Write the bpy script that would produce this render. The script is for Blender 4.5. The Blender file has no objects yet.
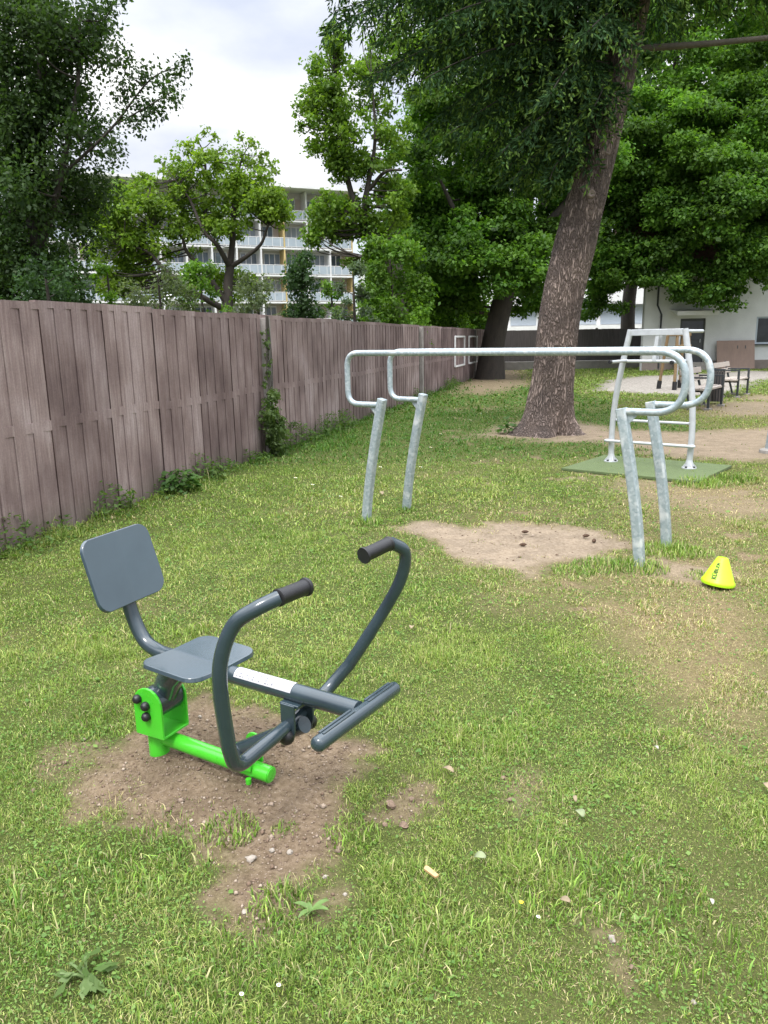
import bpy, math, random
import numpy as np
from mathutils import Vector, Matrix
random.seed(7); RNG = np.random.default_rng(11)
S = bpy.context.scene; COL = S.collection
R_ = math.radians
SUN_EL, SUN_AZ = 58.0, 205.0      # degrees; azimuth measured clockwise from +Y

# ------------------------------------------------------------------ camera
F_PX, CAM_H = 765.0, 1.6
_p, _r = R_(12.7), R_(1.0)
cX = np.array([1.0, 0, 0]); cF = np.array([0, math.cos(_p), -math.sin(_p)]); cU = np.array([0, math.sin(_p), math.cos(_p)])
cR = math.cos(_r) * cX - math.sin(_r) * cU
cV = math.cos(_r) * cU + math.sin(_r) * cX
cC = np.array([0, 0, CAM_H])
def at(u, v, Y):
    d = cR * (u - 384) / F_PX + cV * (512 - v) / F_PX + cF
    return cC + d * (Y / d[1])
def gp(u, v, z=0.0):
    d = cR * (u - 384) / F_PX + cV * (512 - v) / F_PX + cF
    return cC + d * ((z - CAM_H) / d[2])
cam = bpy.data.cameras.new('camera'); cam.sensor_fit = 'VERTICAL'; cam.sensor_height = 36.0
cam.lens = F_PX / 1024 * 36.0; cam.clip_start = 0.05; cam.clip_end = 1500
co = bpy.data.objects.new('camera', cam); COL.objects.link(co)
M = Matrix(((cR[0], cV[0], -cF[0], 0), (cR[1], cV[1], -cF[1], 0), (cR[2], cV[2], -cF[2], CAM_H), (0, 0, 0, 1)))
co.matrix_world = M
S.camera = co

# ------------------------------------------------------------------ noise helpers
def _hash(ix, iy, seed):
    n = (ix.astype(np.int64) * 374761393 + iy.astype(np.int64) * 668265263 + seed * 974634777) & 0x7fffffff
    n = ((n ^ (n >> 13)) * 1274126177) & 0x7fffffff
    return ((n ^ (n >> 16)) & 0xffff) / 65535.0
def vnoise(x, y, sc, seed=0):
    x = np.asarray(x) / sc; y = np.asarray(y) / sc
    ix = np.floor(x); iy = np.floor(y); fx = x - ix; fy = y - iy
    fx = fx * fx * (3 - 2 * fx); fy = fy * fy * (3 - 2 * fy)
    a = _hash(ix, iy, seed); b = _hash(ix + 1, iy, seed); c = _hash(ix, iy + 1, seed); d = _hash(ix + 1, iy + 1, seed)
    return (a * (1 - fx) + b * fx) * (1 - fy) + (c * (1 - fx) + d * fx) * fy
def fbm(x, y, sc, seed=0, o=4):
    t = 0; w = 0; a = 1.0
    for k in range(o):
        t = t + a * vnoise(x, y, sc / 2 ** k, seed + k * 17); w += a; a *= 0.55
    return t / w
def sstep(a, b, x):
    t = np.clip((x - a) / (b - a), 0, 1); return t * t * (3 - 2 * t)
def unit(a):
    return a / np.maximum(np.linalg.norm(a, axis=-1, keepdims=True), 1e-9)

# ------------------------------------------------------------------ materials
def new_mat(name):
    m = bpy.data.materials.new(name); m.use_nodes = True
    nt = m.node_tree; nt.nodes.clear()
    o = nt.nodes.new('ShaderNodeOutputMaterial')
    return m, nt, o
def N(nt, t, **kw):
    n = nt.nodes.new(t)
    for k, v in kw.items():
        if k.startswith('i_'): n.inputs[k[2:].replace('_', ' ')].default_value = v
        else: setattr(n, k, v)
    return n
def ramp(nt, stops, interp='LINEAR'):
    n = nt.nodes.new('ShaderNodeValToRGB'); cr = n.color_ramp; cr.interpolation = interp
    while len(cr.elements) < len(stops): cr.elements.new(0.5)
    for e, (p, c) in zip(cr.elements, stops):
        e.position = p; e.color = (c, c, c, 1) if isinstance(c, (int, float)) else (*c, 1)
    return n
def mixc(nt, fac, a, b, mode='MIX'):
    n = nt.nodes.new('ShaderNodeMix'); n.data_type = 'RGBA'; n.blend_type = mode
    for sock, v in ((n.inputs[0], fac), (n.inputs[6], a), (n.inputs[7], b)):
        if hasattr(v, 'is_linked') or hasattr(v, 'links'): nt.links.new(v, sock)
        elif isinstance(v, (int, float)): sock.default_value = v
        else: sock.default_value = (*v, 1)
    return n.outputs[2]
def pbr(name, col, rough=0.5, metal=0.0, var=0.15, scale=8.0, bump=0.0, bscale=60.0, coat=0.0, stretch=None, col2=None, rvar=0.1, detail=6):
    m, nt, o = new_mat(name); L = nt.links
    b = N(nt, 'ShaderNodeBsdfPrincipled'); L.new(b.outputs[0], o.inputs[0])
    tc = N(nt, 'ShaderNodeTexCoord'); mp = N(nt, 'ShaderNodeMapping'); L.new(tc.outputs['Object'], mp.inputs[0])
    if stretch: mp.inputs['Scale'].default_value = stretch
    oi = N(nt, 'ShaderNodeObjectInfo'); vm = N(nt, 'ShaderNodeVectorMath', operation='MULTIPLY_ADD')
    vm.inputs[1].default_value = (1, 1, 1); L.new(mp.outputs[0], vm.inputs[0])
    cs = N(nt, 'ShaderNodeCombineXYZ'); ml = N(nt, 'ShaderNodeMath', operation='MULTIPLY'); ml.inputs[1].default_value = 37.0
    L.new(oi.outputs['Random'], ml.inputs[0])
    for k in range(3): L.new(ml.outputs[0], cs.inputs[k])
    L.new(cs.outputs[0], vm.inputs[2])
    nz = N(nt, 'ShaderNodeTexNoise'); nz.inputs['Scale'].default_value = scale; nz.inputs['Detail'].default_value = detail
    nz.inputs['Roughness'].default_value = 0.65
    L.new(vm.outputs[0], nz.inputs['Vector'])
    c2 = col2 if col2 else tuple(min(1, c * (1 + var)) for c in col)
    c1 = col if col2 else tuple(c * (1 - var) for c in col)
    rp = ramp(nt, [(0.3, c1), (0.7, c2)]); L.new(nz.outputs[0], rp.inputs[0]); L.new(rp.outputs[0], b.inputs['Base Color'])
    rr = ramp(nt, [(0.3, max(0.02, rough - rvar)), (0.7, min(1, rough + rvar))]); L.new(nz.outputs[0], rr.inputs[0]); L.new(rr.outputs[0], b.inputs['Roughness'])
    b.inputs['Metallic'].default_value = metal; b.inputs['Coat Weight'].default_value = coat; b.inputs['Coat Roughness'].default_value = 0.12
    if bump:
        n2 = N(nt, 'ShaderNodeTexNoise'); n2.inputs['Scale'].default_value = bscale; n2.inputs['Detail'].default_value = 5; L.new(vm.outputs[0], n2.inputs['Vector'])
        bp = N(nt, 'ShaderNodeBump'); bp.inputs['Strength'].default_value = bump; bp.inputs['Distance'].default_value = 0.02
        L.new(n2.outputs[0], bp.inputs['Height']); L.new(bp.outputs[0], b.inputs['Normal'])
    return m
def leaf_mat(name, trans=0.3, gloss=0.05, rough=0.45):
    m, nt, o = new_mat(name); L = nt.links
    at_ = N(nt, 'ShaderNodeAttribute', attribute_name='col')
    d = N(nt, 'ShaderNodeBsdfDiffuse'); t = N(nt, 'ShaderNodeBsdfTranslucent'); g = N(nt, 'ShaderNodeBsdfGlossy'); g.inputs['Roughness'].default_value = rough
    tcol = mixc(nt, 1.0, at_.outputs['Color'], (1.25, 1.3, 0.6), 'MULTIPLY')
    L.new(at_.outputs['Color'], d.inputs[0]); L.new(tcol, t.inputs[0])
    m1 = N(nt, 'ShaderNodeMixShader'); m1.inputs[0].default_value = trans; L.new(d.outputs[0], m1.inputs[1]); L.new(t.outputs[0], m1.inputs[2])
    m2 = N(nt, 'ShaderNodeMixShader'); m2.inputs[0].default_value = gloss; L.new(m1.outputs[0], m2.inputs[1]); L.new(g.outputs[0], m2.inputs[2])
    L.new(m2.outputs[0], o.inputs[0]); return m
MAT = {}
MAT['leaf'] = leaf_mat('leaf', 0.49, 0.018, 0.55); MAT['needle'] = leaf_mat('needle', 0.18, 0.012, 0.6); MAT['grass'] = leaf_mat('grass_blade', 0.3, 0.022, 0.5)
MAT['paint'] = pbr('anthracite_paint', (0.028, 0.045, 0.056), 0.22, 0, 0.16, 7, 0.0, 180, coat=0.5, rvar=0.05)
MAT['plate'] = pbr('anthracite_plastic', (0.036, 0.060, 0.076), 0.20, 0, 0.08, 6, 0.0, 220, coat=1.0, rvar=0.05)
MAT['green'] = pbr('green_paint', (0.060, 0.50, 0.025), 0.3, 0, 0.06, 9, 0.03, 150, coat=0.5, rvar=0.06)
MAT['rubber'] = pbr('black_rubber', (0.013, 0.013, 0.015), 0.42, 0, 0.3, 20, 0.08, 250)
MAT['sticker'] = pbr('label_film', (0.44, 0.44, 0.465), 0.5, 0, 0.05, 20)
MAT['print'] = pbr('label_print', (0.17, 0.17, 0.20), 0.5, 0, 0.2, 40)
MAT['printdark'] = pbr('label_print_dark', (0.10, 0.07, 0.08), 0.5, 0, 0.3, 60)
MAT['whitemetal'] = pbr('zinc_grey_metal', (0.46, 0.48, 0.50), 0.42, 0.2, 0.10, 14, 0.06, 90)
MAT['mat'] = pbr('green_rubber_tile', (0.092, 0.128, 0.050), 0.9, 0, 0.22, 30, 0.5, 160)
MAT['cone'] = pbr('fluorescent_plastic', (0.40, 0.70, 0.010), 0.45, 0, 0.05, 10, 0.05, 60)
MAT['black'] = pbr('black_print', (0.012, 0.012, 0.012), 0.6)
MAT['steel'] = pbr('dark_steel', (0.035, 0.04, 0.045), 0.5, 0.1, 0.2, 12)
MAT['slat'] = pbr('pale_bench_wood', (0.33, 0.285, 0.25), 0.7, 0, 0.2, 5, 0.1, 40, stretch=(1, 12, 12))
MAT['wood'] = pbr('larch_wood', (0.19, 0.125, 0.06), 0.75, 0, 0.3, 4, 0.2, 40, stretch=(9, 9, 1))
MAT['backfence'] = pbr('grey_weathered_wood', (0.085, 0.075, 0.072), 0.9, 0, 0.35, 3, 0.3, 30, stretch=(10, 10, 0.6))
MAT['concrete'] = pbr('concrete', (0.24, 0.225, 0.205), 0.9, 0, 0.2, 4, 0.3, 50)
MAT['postconc'] = pbr('fence_post_concrete', (0.25, 0.23, 0.215), 0.9, 0, 0.25, 6, 0.3, 60)
MAT['stucco'] = pbr('white_stucco', (0.58, 0.59, 0.585), 0.95, 0, 0.08, 1.3, 0.5, 35)
MAT['white'] = pbr('white_paint', (0.72, 0.72, 0.72), 0.6, 0, 0.06, 3)
MAT['plinth'] = pbr('brown_plinth', (0.20, 0.165, 0.145), 0.9, 0, 0.2, 3, 0.3, 30)
MAT['board'] = pbr('tan_board', (0.27, 0.19, 0.155), 0.8, 0, 0.14, 2, 0.1, 20, stretch=(3, 3, 1))
MAT['door'] = pbr('dark_door', (0.045, 0.048, 0.052), 0.5, 0, 0.2, 3)
MAT['roof'] = pbr('roof_tile', (0.13, 0.07, 0.05), 0.9, 0, 0.3, 4)
MAT['apt'] = pbr('apartment_plaster', (0.55, 0.52, 0.47), 0.9, 0, 0.08, 0.6)
MAT['aptpink'] = pbr('rosy_plaster', (0.50, 0.42, 0.37), 0.9, 0, 0.08, 0.6)
MAT['aptwhite'] = pbr('apartment_white', (0.66, 0.66, 0.66), 0.8, 0, 0.05, 0.8)
MAT['yellow'] = pbr('ochre_panel', (0.50, 0.38, 0.17), 0.8, 0, 0.08, 1)
MAT['railing'] = pbr('balcony_panel', (0.33, 0.38, 0.43), 0.35, 0, 0.10, 0.9)
MAT['bark2'] = pbr('dark_bark', (0.040, 0.033, 0.027), 0.95, 0, 0.4, 8, 0.8, 22, stretch=(1, 1, 0.3))
MAT['bark3'] = pbr('grey_bark', (0.062, 0.054, 0.046), 0.95, 0, 0.35, 8, 0.6, 25, stretch=(1, 1, 0.3))
MAT['stone'] = pbr('grey_stone', (0.30, 0.265, 0.225), 0.9, 0, 0.2, 30, 0.4, 90)
MAT['clod'] = pbr('soil_clod', (0.20, 0.14, 0.10), 1.0, 0, 0.25, 40, 0.6, 120)
MAT['chip'] = pbr('wood_chip', (0.52, 0.33, 0.16), 0.8, 0, 0.2, 30, 0.2, 80, stretch=(1, 8, 8))
MAT['dryleaf'] = pbr('dry_leaf', (0.235, 0.185, 0.115), 0.85, 0, 0.25, 40)
MAT['paleleaf'] = pbr('pale_leaf', (0.20, 0.235, 0.125), 0.75, 0, 0.12, 40)
MAT['scrap'] = pbr('pale_scrap', (0.34, 0.325, 0.27), 0.8, 0, 0.15, 30); MAT['petal'] = pbr('white_petal', (0.75, 0.75, 0.72), 0.7); MAT['yolk'] = pbr('yellow_petal', (0.75, 0.55, 0.03), 0.7)
MAT['pinecone'] = pbr('pine_cone', (0.075, 0.042, 0.024), 0.85, 0, 0.4, 60, 0.3, 100)
MAT['globe'] = pbr('opal_globe', (0.8, 0.8, 0.8), 0.25, 0, 0.02, 3)

def galv_mat():
    m, nt, o = new_mat('galvanised_steel'); L = nt.links
    b = N(nt, 'ShaderNodeBsdfPrincipled'); L.new(b.outputs[0], o.inputs[0])
    tc = N(nt, 'ShaderNodeTexCoord')
    v = N(nt, 'ShaderNodeTexVoronoi'); v.inputs['Scale'].default_value = 55; L.new(tc.outputs['Object'], v.inputs['Vector'])
    n = N(nt, 'ShaderNodeTexNoise'); n.inputs['Scale'].default_value = 9; n.inputs['Detail'].default_value = 8; L.new(tc.outputs['Object'], n.inputs['Vector'])
    sp = ramp(nt, [(0.0, (0.25, 0.31, 0.335)), (0.55, (0.335, 0.395, 0.42)), (0.9, (0.44, 0.49, 0.515))]); L.new(v.outputs['Color'], sp.inputs[0])
    bl = ramp(nt, [(0.56, 0.0), (0.70, 1.0)]); L.new(n.outputs[0], bl.inputs[0])
    c = mixc(nt, bl.outputs[0], sp.outputs[0], (0.60, 0.63, 0.64)); L.new(c, b.inputs['Base Color'])
    b.inputs['Metallic'].default_value = 0.3; b.inputs['Roughness'].default_value = 0.45
    return m
MAT['galv'] = galv_mat()

def panel_mat():
    m, nt, o = new_mat('mauve_concrete_panel'); L = nt.links
    b = N(nt, 'ShaderNodeBsdfPrincipled'); L.new(b.outputs[0], o.inputs[0]); b.inputs['Roughness'].default_value = 0.92
    tc = N(nt, 'ShaderNodeTexCoord'); oi = N(nt, 'ShaderNodeObjectInfo')
    ml = N(nt, 'ShaderNodeMath', operation='MULTIPLY'); ml.inputs[1].default_value = 53.0; L.new(oi.outputs['Random'], ml.inputs[0])
    cs = N(nt, 'ShaderNodeCombineXYZ')
    for k in range(3): L.new(ml.outputs[0], cs.inputs[k])
    def coords(sc):
        mp = N(nt, 'ShaderNodeMapping'); mp.inputs['Scale'].default_value = sc; L.new(tc.outputs['Object'], mp.inputs[0])
        a = N(nt, 'ShaderNodeVectorMath', operation='ADD'); L.new(mp.outputs[0], a.inputs[0]); L.new(cs.outputs[0], a.inputs[1]); return a.outputs[0]
    def noise(sc, scale, det=6, dist=0.0):
        n = N(nt, 'ShaderNodeTexNoise'); n.inputs['Scale'].default_value = scale; n.inputs['Detail'].default_value = det; n.inputs['Distortion'].default_value = dist
        L.new(coords(sc), n.inputs['Vector']); return n.outputs[0]
    grain = noise((14, 14, 0.8), 3.0, 8, 0.6)
    blot = noise((1, 1, 0.7), 1.9, 5)
    fine = noise((1, 1, 1), 70, 3)
    g = ramp(nt, [(0.22, (0.158, 0.114, 0.108)), (0.5, (0.220, 0.168, 0.160)), (0.8, (0.298, 0.246, 0.234))]); L.new(grain, g.inputs[0])
    bb = ramp(nt, [(0.33, (0.66, 0.60, 0.61)), (0.50, (1.0, 0.96, 0.96)), (0.70, (1.40, 1.44, 1.48))]); L.new(blot, bb.inputs[0])
    c = mixc(nt, 1.0, g.outputs[0], bb.outputs[0], 'MULTIPLY')
    tone = ramp(nt, [(0.0, (0.74, 0.70, 0.71)), (0.5, (0.98, 0.95, 0.95)), (1.0, (1.22, 1.22, 1.22))]); L.new(oi.outputs['Random'], tone.inputs[0])
    c = mixc(nt, 1.0, c, tone.outputs[0], 'MULTIPLY')
    ff = ramp(nt, [(0.3, (0.86, 0.86, 0.86)), (0.7, (1.08, 1.08, 1.08))]); L.new(fine, ff.inputs[0])
    c = mixc(nt, 1.0, c, ff.outputs[0], 'MULTIPLY')
    # splashes of soil and algae along the foot of the panel
    sx = N(nt, 'ShaderNodeSeparateXYZ'); L.new(tc.outputs['Object'], sx.inputs[0])
    ad = N(nt, 'ShaderNodeMath', operation='MULTIPLY_ADD'); ad.inputs[1].default_value = 0.45; L.new(blot, ad.inputs[0]); L.new(sx.outputs[2], ad.inputs[2])
    fr = ramp(nt, [(0.22, 0.75), (0.50, 0.0)]); L.new(ad.outputs[0], fr.inputs[0])
    c = mixc(nt, fr.outputs[0], c, (0.105, 0.088, 0.068))
    L.new(c, b.inputs['Base Color'])
    bp = N(nt, 'ShaderNodeBump'); bp.inputs['Strength'].default_value = 0.35; bp.inputs['Distance'].default_value = 0.012
    L.new(grain, bp.inputs['Height']); L.new(bp.outputs[0], b.inputs['Normal'])
    return m
MAT['panel'] = panel_mat()

def spruce_bark():
    m, nt, o = new_mat('spruce_bark'); L = nt.links
    b = N(nt, 'ShaderNodeBsdfPrincipled'); L.new(b.outputs[0], o.inputs[0]); b.inputs['Roughness'].default_value = 0.95
    tc = N(nt, 'ShaderNodeTexCoord')
    mp = N(nt, 'ShaderNodeMapping'); mp.inputs['Scale'].default_value = (1, 1, 0.28); L.new(tc.outputs['Object'], mp.inputs[0])
    v = N(nt, 'ShaderNodeTexVoronoi'); v.feature = 'DISTANCE_TO_EDGE'; v.inputs['Scale'].default_value = 19
    nz = N(nt, 'ShaderNodeTexNoise'); nz.inputs['Scale'].default_value = 7; nz.inputs['Detail'].default_value = 6; L.new(mp.outputs[0], nz.inputs['Vector'])
    av = N(nt, 'ShaderNodeVectorMath', operation='MULTIPLY_ADD'); av.inputs[1].default_value = (0.35, 0.35, 0.35); L.new(nz.outputs['Color'], av.inputs[0]); L.new(mp.outputs[0], av.inputs[2])
    L.new(av.outputs[0], v.inputs['Vector'])
    r1 = ramp(nt, [(0.0, (0.080, 0.058, 0.048)), (0.09, (0.190, 0.145, 0.125)), (0.4, (0.315, 0.250, 0.220))]); L.new(v.outputs[0], r1.inputs[0])
    n2 = N(nt, 'ShaderNodeTexNoise'); n2.inputs['Scale'].default_value = 2.2; n2.inputs['Detail'].default_value = 7; L.new(tc.outputs['Object'], n2.inputs['Vector'])
    r2 = ramp(nt, [(0.33, (0.62, 0.60, 0.60)), (0.6, (1.08, 1.05, 1.02)), (0.72, (1.35, 1.33, 1.28))]); L.new(n2.outputs[0], r2.inputs[0])
    c = mixc(nt, 1.0, r1.outputs[0], r2.outputs[0], 'MULTIPLY')
    n3 = N(nt, 'ShaderNodeTexNoise'); n3.inputs['Scale'].default_value = 34; n3.inputs['Detail'].default_value = 3; L.new(mp.outputs[0], n3.inputs['Vector'])
    r3 = ramp(nt, [(0.68, 0.0), (0.75, 0.4)]); L.new(n3.outputs[0], r3.inputs[0])
    c = mixc(nt, r3.outputs[0], c, (0.46, 0.40, 0.34)); L.new(c, b.inputs['Base Color'])
    bp = N(nt, 'ShaderNodeBump'); bp.inputs['Strength'].default_value = 1.0; bp.inputs['Distance'].default_value = 0.05
    rb = ramp(nt, [(0.0, 0.0), (0.3, 1.0)]); L.new(v.outputs[0], rb.inputs[0]); L.new(rb.outputs[0], bp.inputs['Height']); L.new(bp.outputs[0], b.inputs['Normal'])
    return m
MAT['bark'] = spruce_bark()

MAT['scar'] = pbr('branch_scar', (0.22, 0.175, 0.15), 0.9, 0, 0.3, 18, 0.6, 60); MAT['barebark'] = pbr('pale_bark', (0.10, 0.085, 0.068), 0.9, 0, 0.3, 12, 0.5, 40)
def glass_mat():
    m, nt, o = new_mat('window_glass')
    b = N(nt, 'ShaderNodeBsdfPrincipled'); nt.links.new(b.outputs[0], o.inputs[0])
    tc = N(nt, 'ShaderNodeTexCoord'); oi = N(nt, 'ShaderNodeObjectInfo')
    rp = ramp(nt, [(0.0, (0.08, 0.10, 0.13)), (0.5, (0.20, 0.25, 0.32)), (0.8, (0.38, 0.42, 0.46)), (1.0, (0.14, 0.17, 0.21))]); nt.links.new(oi.outputs['Random'], rp.inputs[0])
    nt.links.new(rp.outputs[0], b.inputs['Base Color']); b.inputs['Roughness'].default_value = 0.08; b.inputs['Specular IOR Level'].default_value = 0.8
    return m
MAT['glass'] = glass_mat()
def darkglass():
    m, nt, o = new_mat('dark_glass'); b = N(nt, 'ShaderNodeBsdfPrincipled'); nt.links.new(b.outputs[0], o.inputs[0])
    nz = N(nt, 'ShaderNodeTexNoise'); nz.inputs['Scale'].default_value = 2; rp = ramp(nt, [(0.3, (0.012, 0.015, 0.018)), (0.7, (0.035, 0.04, 0.045))])
    nt.links.new(nz.outputs[0], rp.inputs[0]); nt.links.new(rp.outputs[0], b.inputs['Base Color']); b.inputs['Roughness'].default_value = 0.1
    return m
MAT['darkglass'] = darkglass()

# ------------------------------------------------------------------ mesh helpers
class MB:
    def __init__(self): self.v = []; self.f = []
    def add(self, vs, fs):
        b = len(self.v); self.v += [tuple(float(c) for c in p) for p in vs]; self.f += [tuple(i + b for i in f) for f in fs]; return self
    def box(self, c, s, rot=None):
        hx, hy, hz = s[0] / 2, s[1] / 2, s[2] / 2
        vs = [Vector((x * hx, y * hy, z * hz)) for x in (-1, 1) for y in (-1, 1) for z in (-1, 1)]
        if rot is not None: vs = [rot @ p for p in vs]
        vs = [p + Vector(c) for p in vs]
        return self.add(vs, [(0, 1, 3, 2), (4, 6, 7, 5), (0, 4, 5, 1), (2, 3, 7, 6), (0, 2, 6, 4), (1, 5, 7, 3)])
    def bar(self, a, b, w, h, up=(0, 0, 1)):
        a = Vector(a); b = Vector(b); d = (b - a); L = d.length; d.normalize()
        s = d.cross(Vector(up)); s.normalize(); u = s.cross(d)
        vs = []
        for p in (a, b):
            for i, j in ((-1, -1), (1, -1), (1, 1), (-1, 1)): vs.append(p + s * (i * w / 2) + u * (j * h / 2))
        return self.add(vs, [(3, 2, 1, 0), (4, 5, 6, 7), (0, 1, 5, 4), (1, 2, 6, 5), (2, 3, 7, 6), (3, 0, 4, 7)])
    def tube(self, pts, r, n=16, caps=True, round_ends=False, shape=None, up=None, rfun=None):
        pts = [Vector(p) for p in pts]; k = len(pts)
        rs = list(r) if hasattr(r, '__len__') else [r] * k
        if round_ends:
            d0 = (pts[0] - pts[1]).normalized(); d1 = (pts[-1] - pts[-2]).normalized(); r0, r1 = rs[0], rs[-1]
            pre = [(pts[0] + d0 * r0 * math.sin(t) * 0.7, r0 * math.cos(t)) for t in (1.45, 1.1, 0.75, 0.35)]
            post = [(pts[-1] + d1 * r1 * math.sin(t) * 0.7, r1 * math.cos(t)) for t in (0.35, 0.75, 1.1, 1.45)]
            pts = [p for p, _ in pre] + pts + [p for p, _ in post]; rs = [q for _, q in pre] + rs + [q for _, q in post]; k = len(pts)
        T = []
        for i in range(k):
            d = pts[min(i + 1, k - 1)] - pts[max(i - 1, 0)]; T.append(d.normalized())
        ref = Vector(up) if up else (Vector((0, 0, 1)) if abs(T[0].z) < 0.9 else Vector((1, 0, 0)))
        nrm = (ref - T[0] * ref.dot(T[0])).normalized(); vs = []
        for i in range(k):
            nrm = (nrm - T[i] * nrm.dot(T[i])).normalized(); bi = T[i].cross(nrm)
            if shape:
                for (a, b2) in shape: vs.append(pts[i] + nrm * a * rs[i] + bi * b2 * rs[i])
            else:
                for j in range(n):
                    t = 2 * math.pi * j / n; q = rs[i] * (rfun(i / (k - 1), t, pts[i]) if rfun else 1.0)
                    vs.append(pts[i] + nrm * math.cos(t) * q + bi * math.sin(t) * q)
        m = len(shape) if shape else n
        fs = [(i * m + j, i * m + (j + 1) % m, (i + 1) * m + (j + 1) % m, (i + 1) * m + j) for i in range(k - 1) for j in range(m)]
        if caps: fs += [tuple(range(m))[::-1], tuple((k - 1) * m + j for j in range(m))]
        return self.add(vs, fs)
    def lathe(self, prof, c=(0, 0, 0), n=24, axis=None, caps=True):
        rot = Vector((0, 0, 1)).rotation_difference(Vector(axis).normalized()).to_matrix() if axis is not None else Matrix.Identity(3)
        vs = [rot @ Vector((r * math.cos(2 * math.pi * j / n), r * math.sin(2 * math.pi * j / n), z)) + Vector(c) for r, z in prof for j in range(n)]
        k = len(prof)
        fs = [(i * n + j, i * n + (j + 1) % n, (i + 1) * n + (j + 1) % n, (i + 1) * n + j) for i in range(k - 1) for j in range(n)]
        if caps: fs += [tuple(range(n))[::-1], tuple((k - 1) * n + j for j in range(n))]
        return self.add(vs, fs)
    def prism(self, poly, t, fn):
        # poly: 2-D outline; fn(a, b, c) -> 3-D; thickness runs along c from 0 to t
        k = len(poly); vs = [fn(a, b, 0) for a, b in poly] + [fn(a, b, t) for a, b in poly]
        return self.add(vs, [tuple(range(k))[::-1], tuple(range(k, 2 * k))] + [(i, (i + 1) % k, k + (i + 1) % k, k + i) for i in range(k)])
    def ball(self, c, r, n=12, sc=(1, 1, 1)):
        vs = []; fs = []
        m = n // 2
        for i in range(1, m):
            p = math.pi * i / m
            for j in range(n):
                t = 2 * math.pi * j / n; vs.append((c[0] + r * sc[0] * math.sin(p) * math.cos(t), c[1] + r * sc[1] * math.sin(p) * math.sin(t), c[2] + r * sc[2] * math.cos(p)))
        vs += [(c[0], c[1], c[2] + r * sc[2]), (c[0], c[1], c[2] - r * sc[2])]
        a, b = len(vs) - 2, len(vs) - 1
        for i in range(m - 2):
            for j in range(n): fs.append((i * n + j, (i + 1) * n + j, (i + 1) * n + (j + 1) % n, i * n + (j + 1) % n))
        for j in range(n): fs += [(a, j, (j + 1) % n), (b, (m - 2) * n + (j + 1) % n, (m - 2) * n + j)]
        return self.add(vs, fs)
    def build(self, name, mat, parent=None, smooth=None, bevel=0.0):
        me = bpy.data.meshes.new(name); me.from_pydata(self.v, [], self.f); me.materials.append(mat if not isinstance(mat, str) else MAT[mat])
        if smooth is not None:
            me.polygons.foreach_set('use_smooth', [True] * len(me.polygons))
            if smooth < 180: me.set_sharp_from_angle(angle=R_(smooth))
        me.update()
        o = bpy.data.objects.new(name, me); COL.objects.link(o)
        if parent is not None: o.parent = parent
        if bevel:
            bm = o.modifiers.new('bevel', 'BEVEL'); bm.width = bevel; bm.segments = 2; bm.limit_method = 'ANGLE'; bm.angle_limit = R_(40)
        return o
def tag(o, label=None, cat=None, group=None, kind=None):
    if label: o['label'] = label
    if cat: o['category'] = cat
    if group: o['group'] = group
    if kind: o['kind'] = kind
    return o
def thing(name, label, cat, loc=(0, 0, 0), rz=0.0, group=None):
    o = bpy.data.objects.new(name, None); COL.objects.link(o); o.location = [float(c) for c in loc]; o.rotation_euler = (0, 0, rz)
    o.empty_display_size = 0.2
    return tag(o, label, cat, group)
def copy_tree(o, parent=None):
    c = o.copy(); COL.objects.link(c); c.parent = parent
    for ch in list(o.children): copy_tree(ch, c)
    return c
def np_mesh(name, V, Q, mat, parent=None, col=None, smooth=False, tri=None):
    """V (n,3), Q (m,4) quads, tri (k,3) triangles"""
    me = bpy.data.meshes.new(name)
    nq = len(Q); ntri = 0 if tri is None else len(tri)
    loops = Q.ravel() if ntri == 0 else np.concatenate([Q.ravel(), tri.ravel()])
    me.vertices.add(len(V)); me.vertices.foreach_set('co', V.astype(np.float32).ravel())
    me.loops.add(len(loops)); me.loops.foreach_set('vertex_index', loops.astype(np.int32))
    st = np.arange(nq) * 4
    if ntri: st = np.concatenate([st, nq * 4 + np.arange(ntri) * 3])
    me.polygons.add(nq + ntri); me.polygons.foreach_set('loop_start', st.astype(np.int32))
    if smooth: me.polygons.foreach_set('use_smooth', np.ones(nq + ntri, dtype=bool))
    me.materials.append(MAT[mat] if isinstance(mat, str) else mat)
    if col is not None:
        a = me.attributes.new('col', 'FLOAT_COLOR', 'POINT')
        c4 = np.ones((len(V), 4), np.float32); c4[:, :3] = col; a.data.foreach_set('color', c4.ravel())
    me.update(calc_edges=True); me.validate()
    o = bpy.data.objects.new(name, me); COL.objects.link(o)
    if parent is not None: o.parent = parent
    return o
def fillet(pts, rad, n=8):
    pts = [Vector(p) for p in pts]; out = [pts[0]]
    for i in range(1, len(pts) - 1):
        r = rad[i - 1] if hasattr(rad, '__len__') else rad
        a = (pts[i - 1] - pts[i]); b = (pts[i + 1] - pts[i]); r = min(r, a.length * 0.49, b.length * 0.49); a.normalize(); b.normalize()
        p0 = pts[i] + a * r; p1 = pts[i] + b * r
        for k in range(n + 1):
            t = k / n; out.append(p0 * (1 - t) ** 2 + pts[i] * 2 * t * (1 - t) + p1 * t * t)
    out.append(pts[-1]); return out
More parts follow.
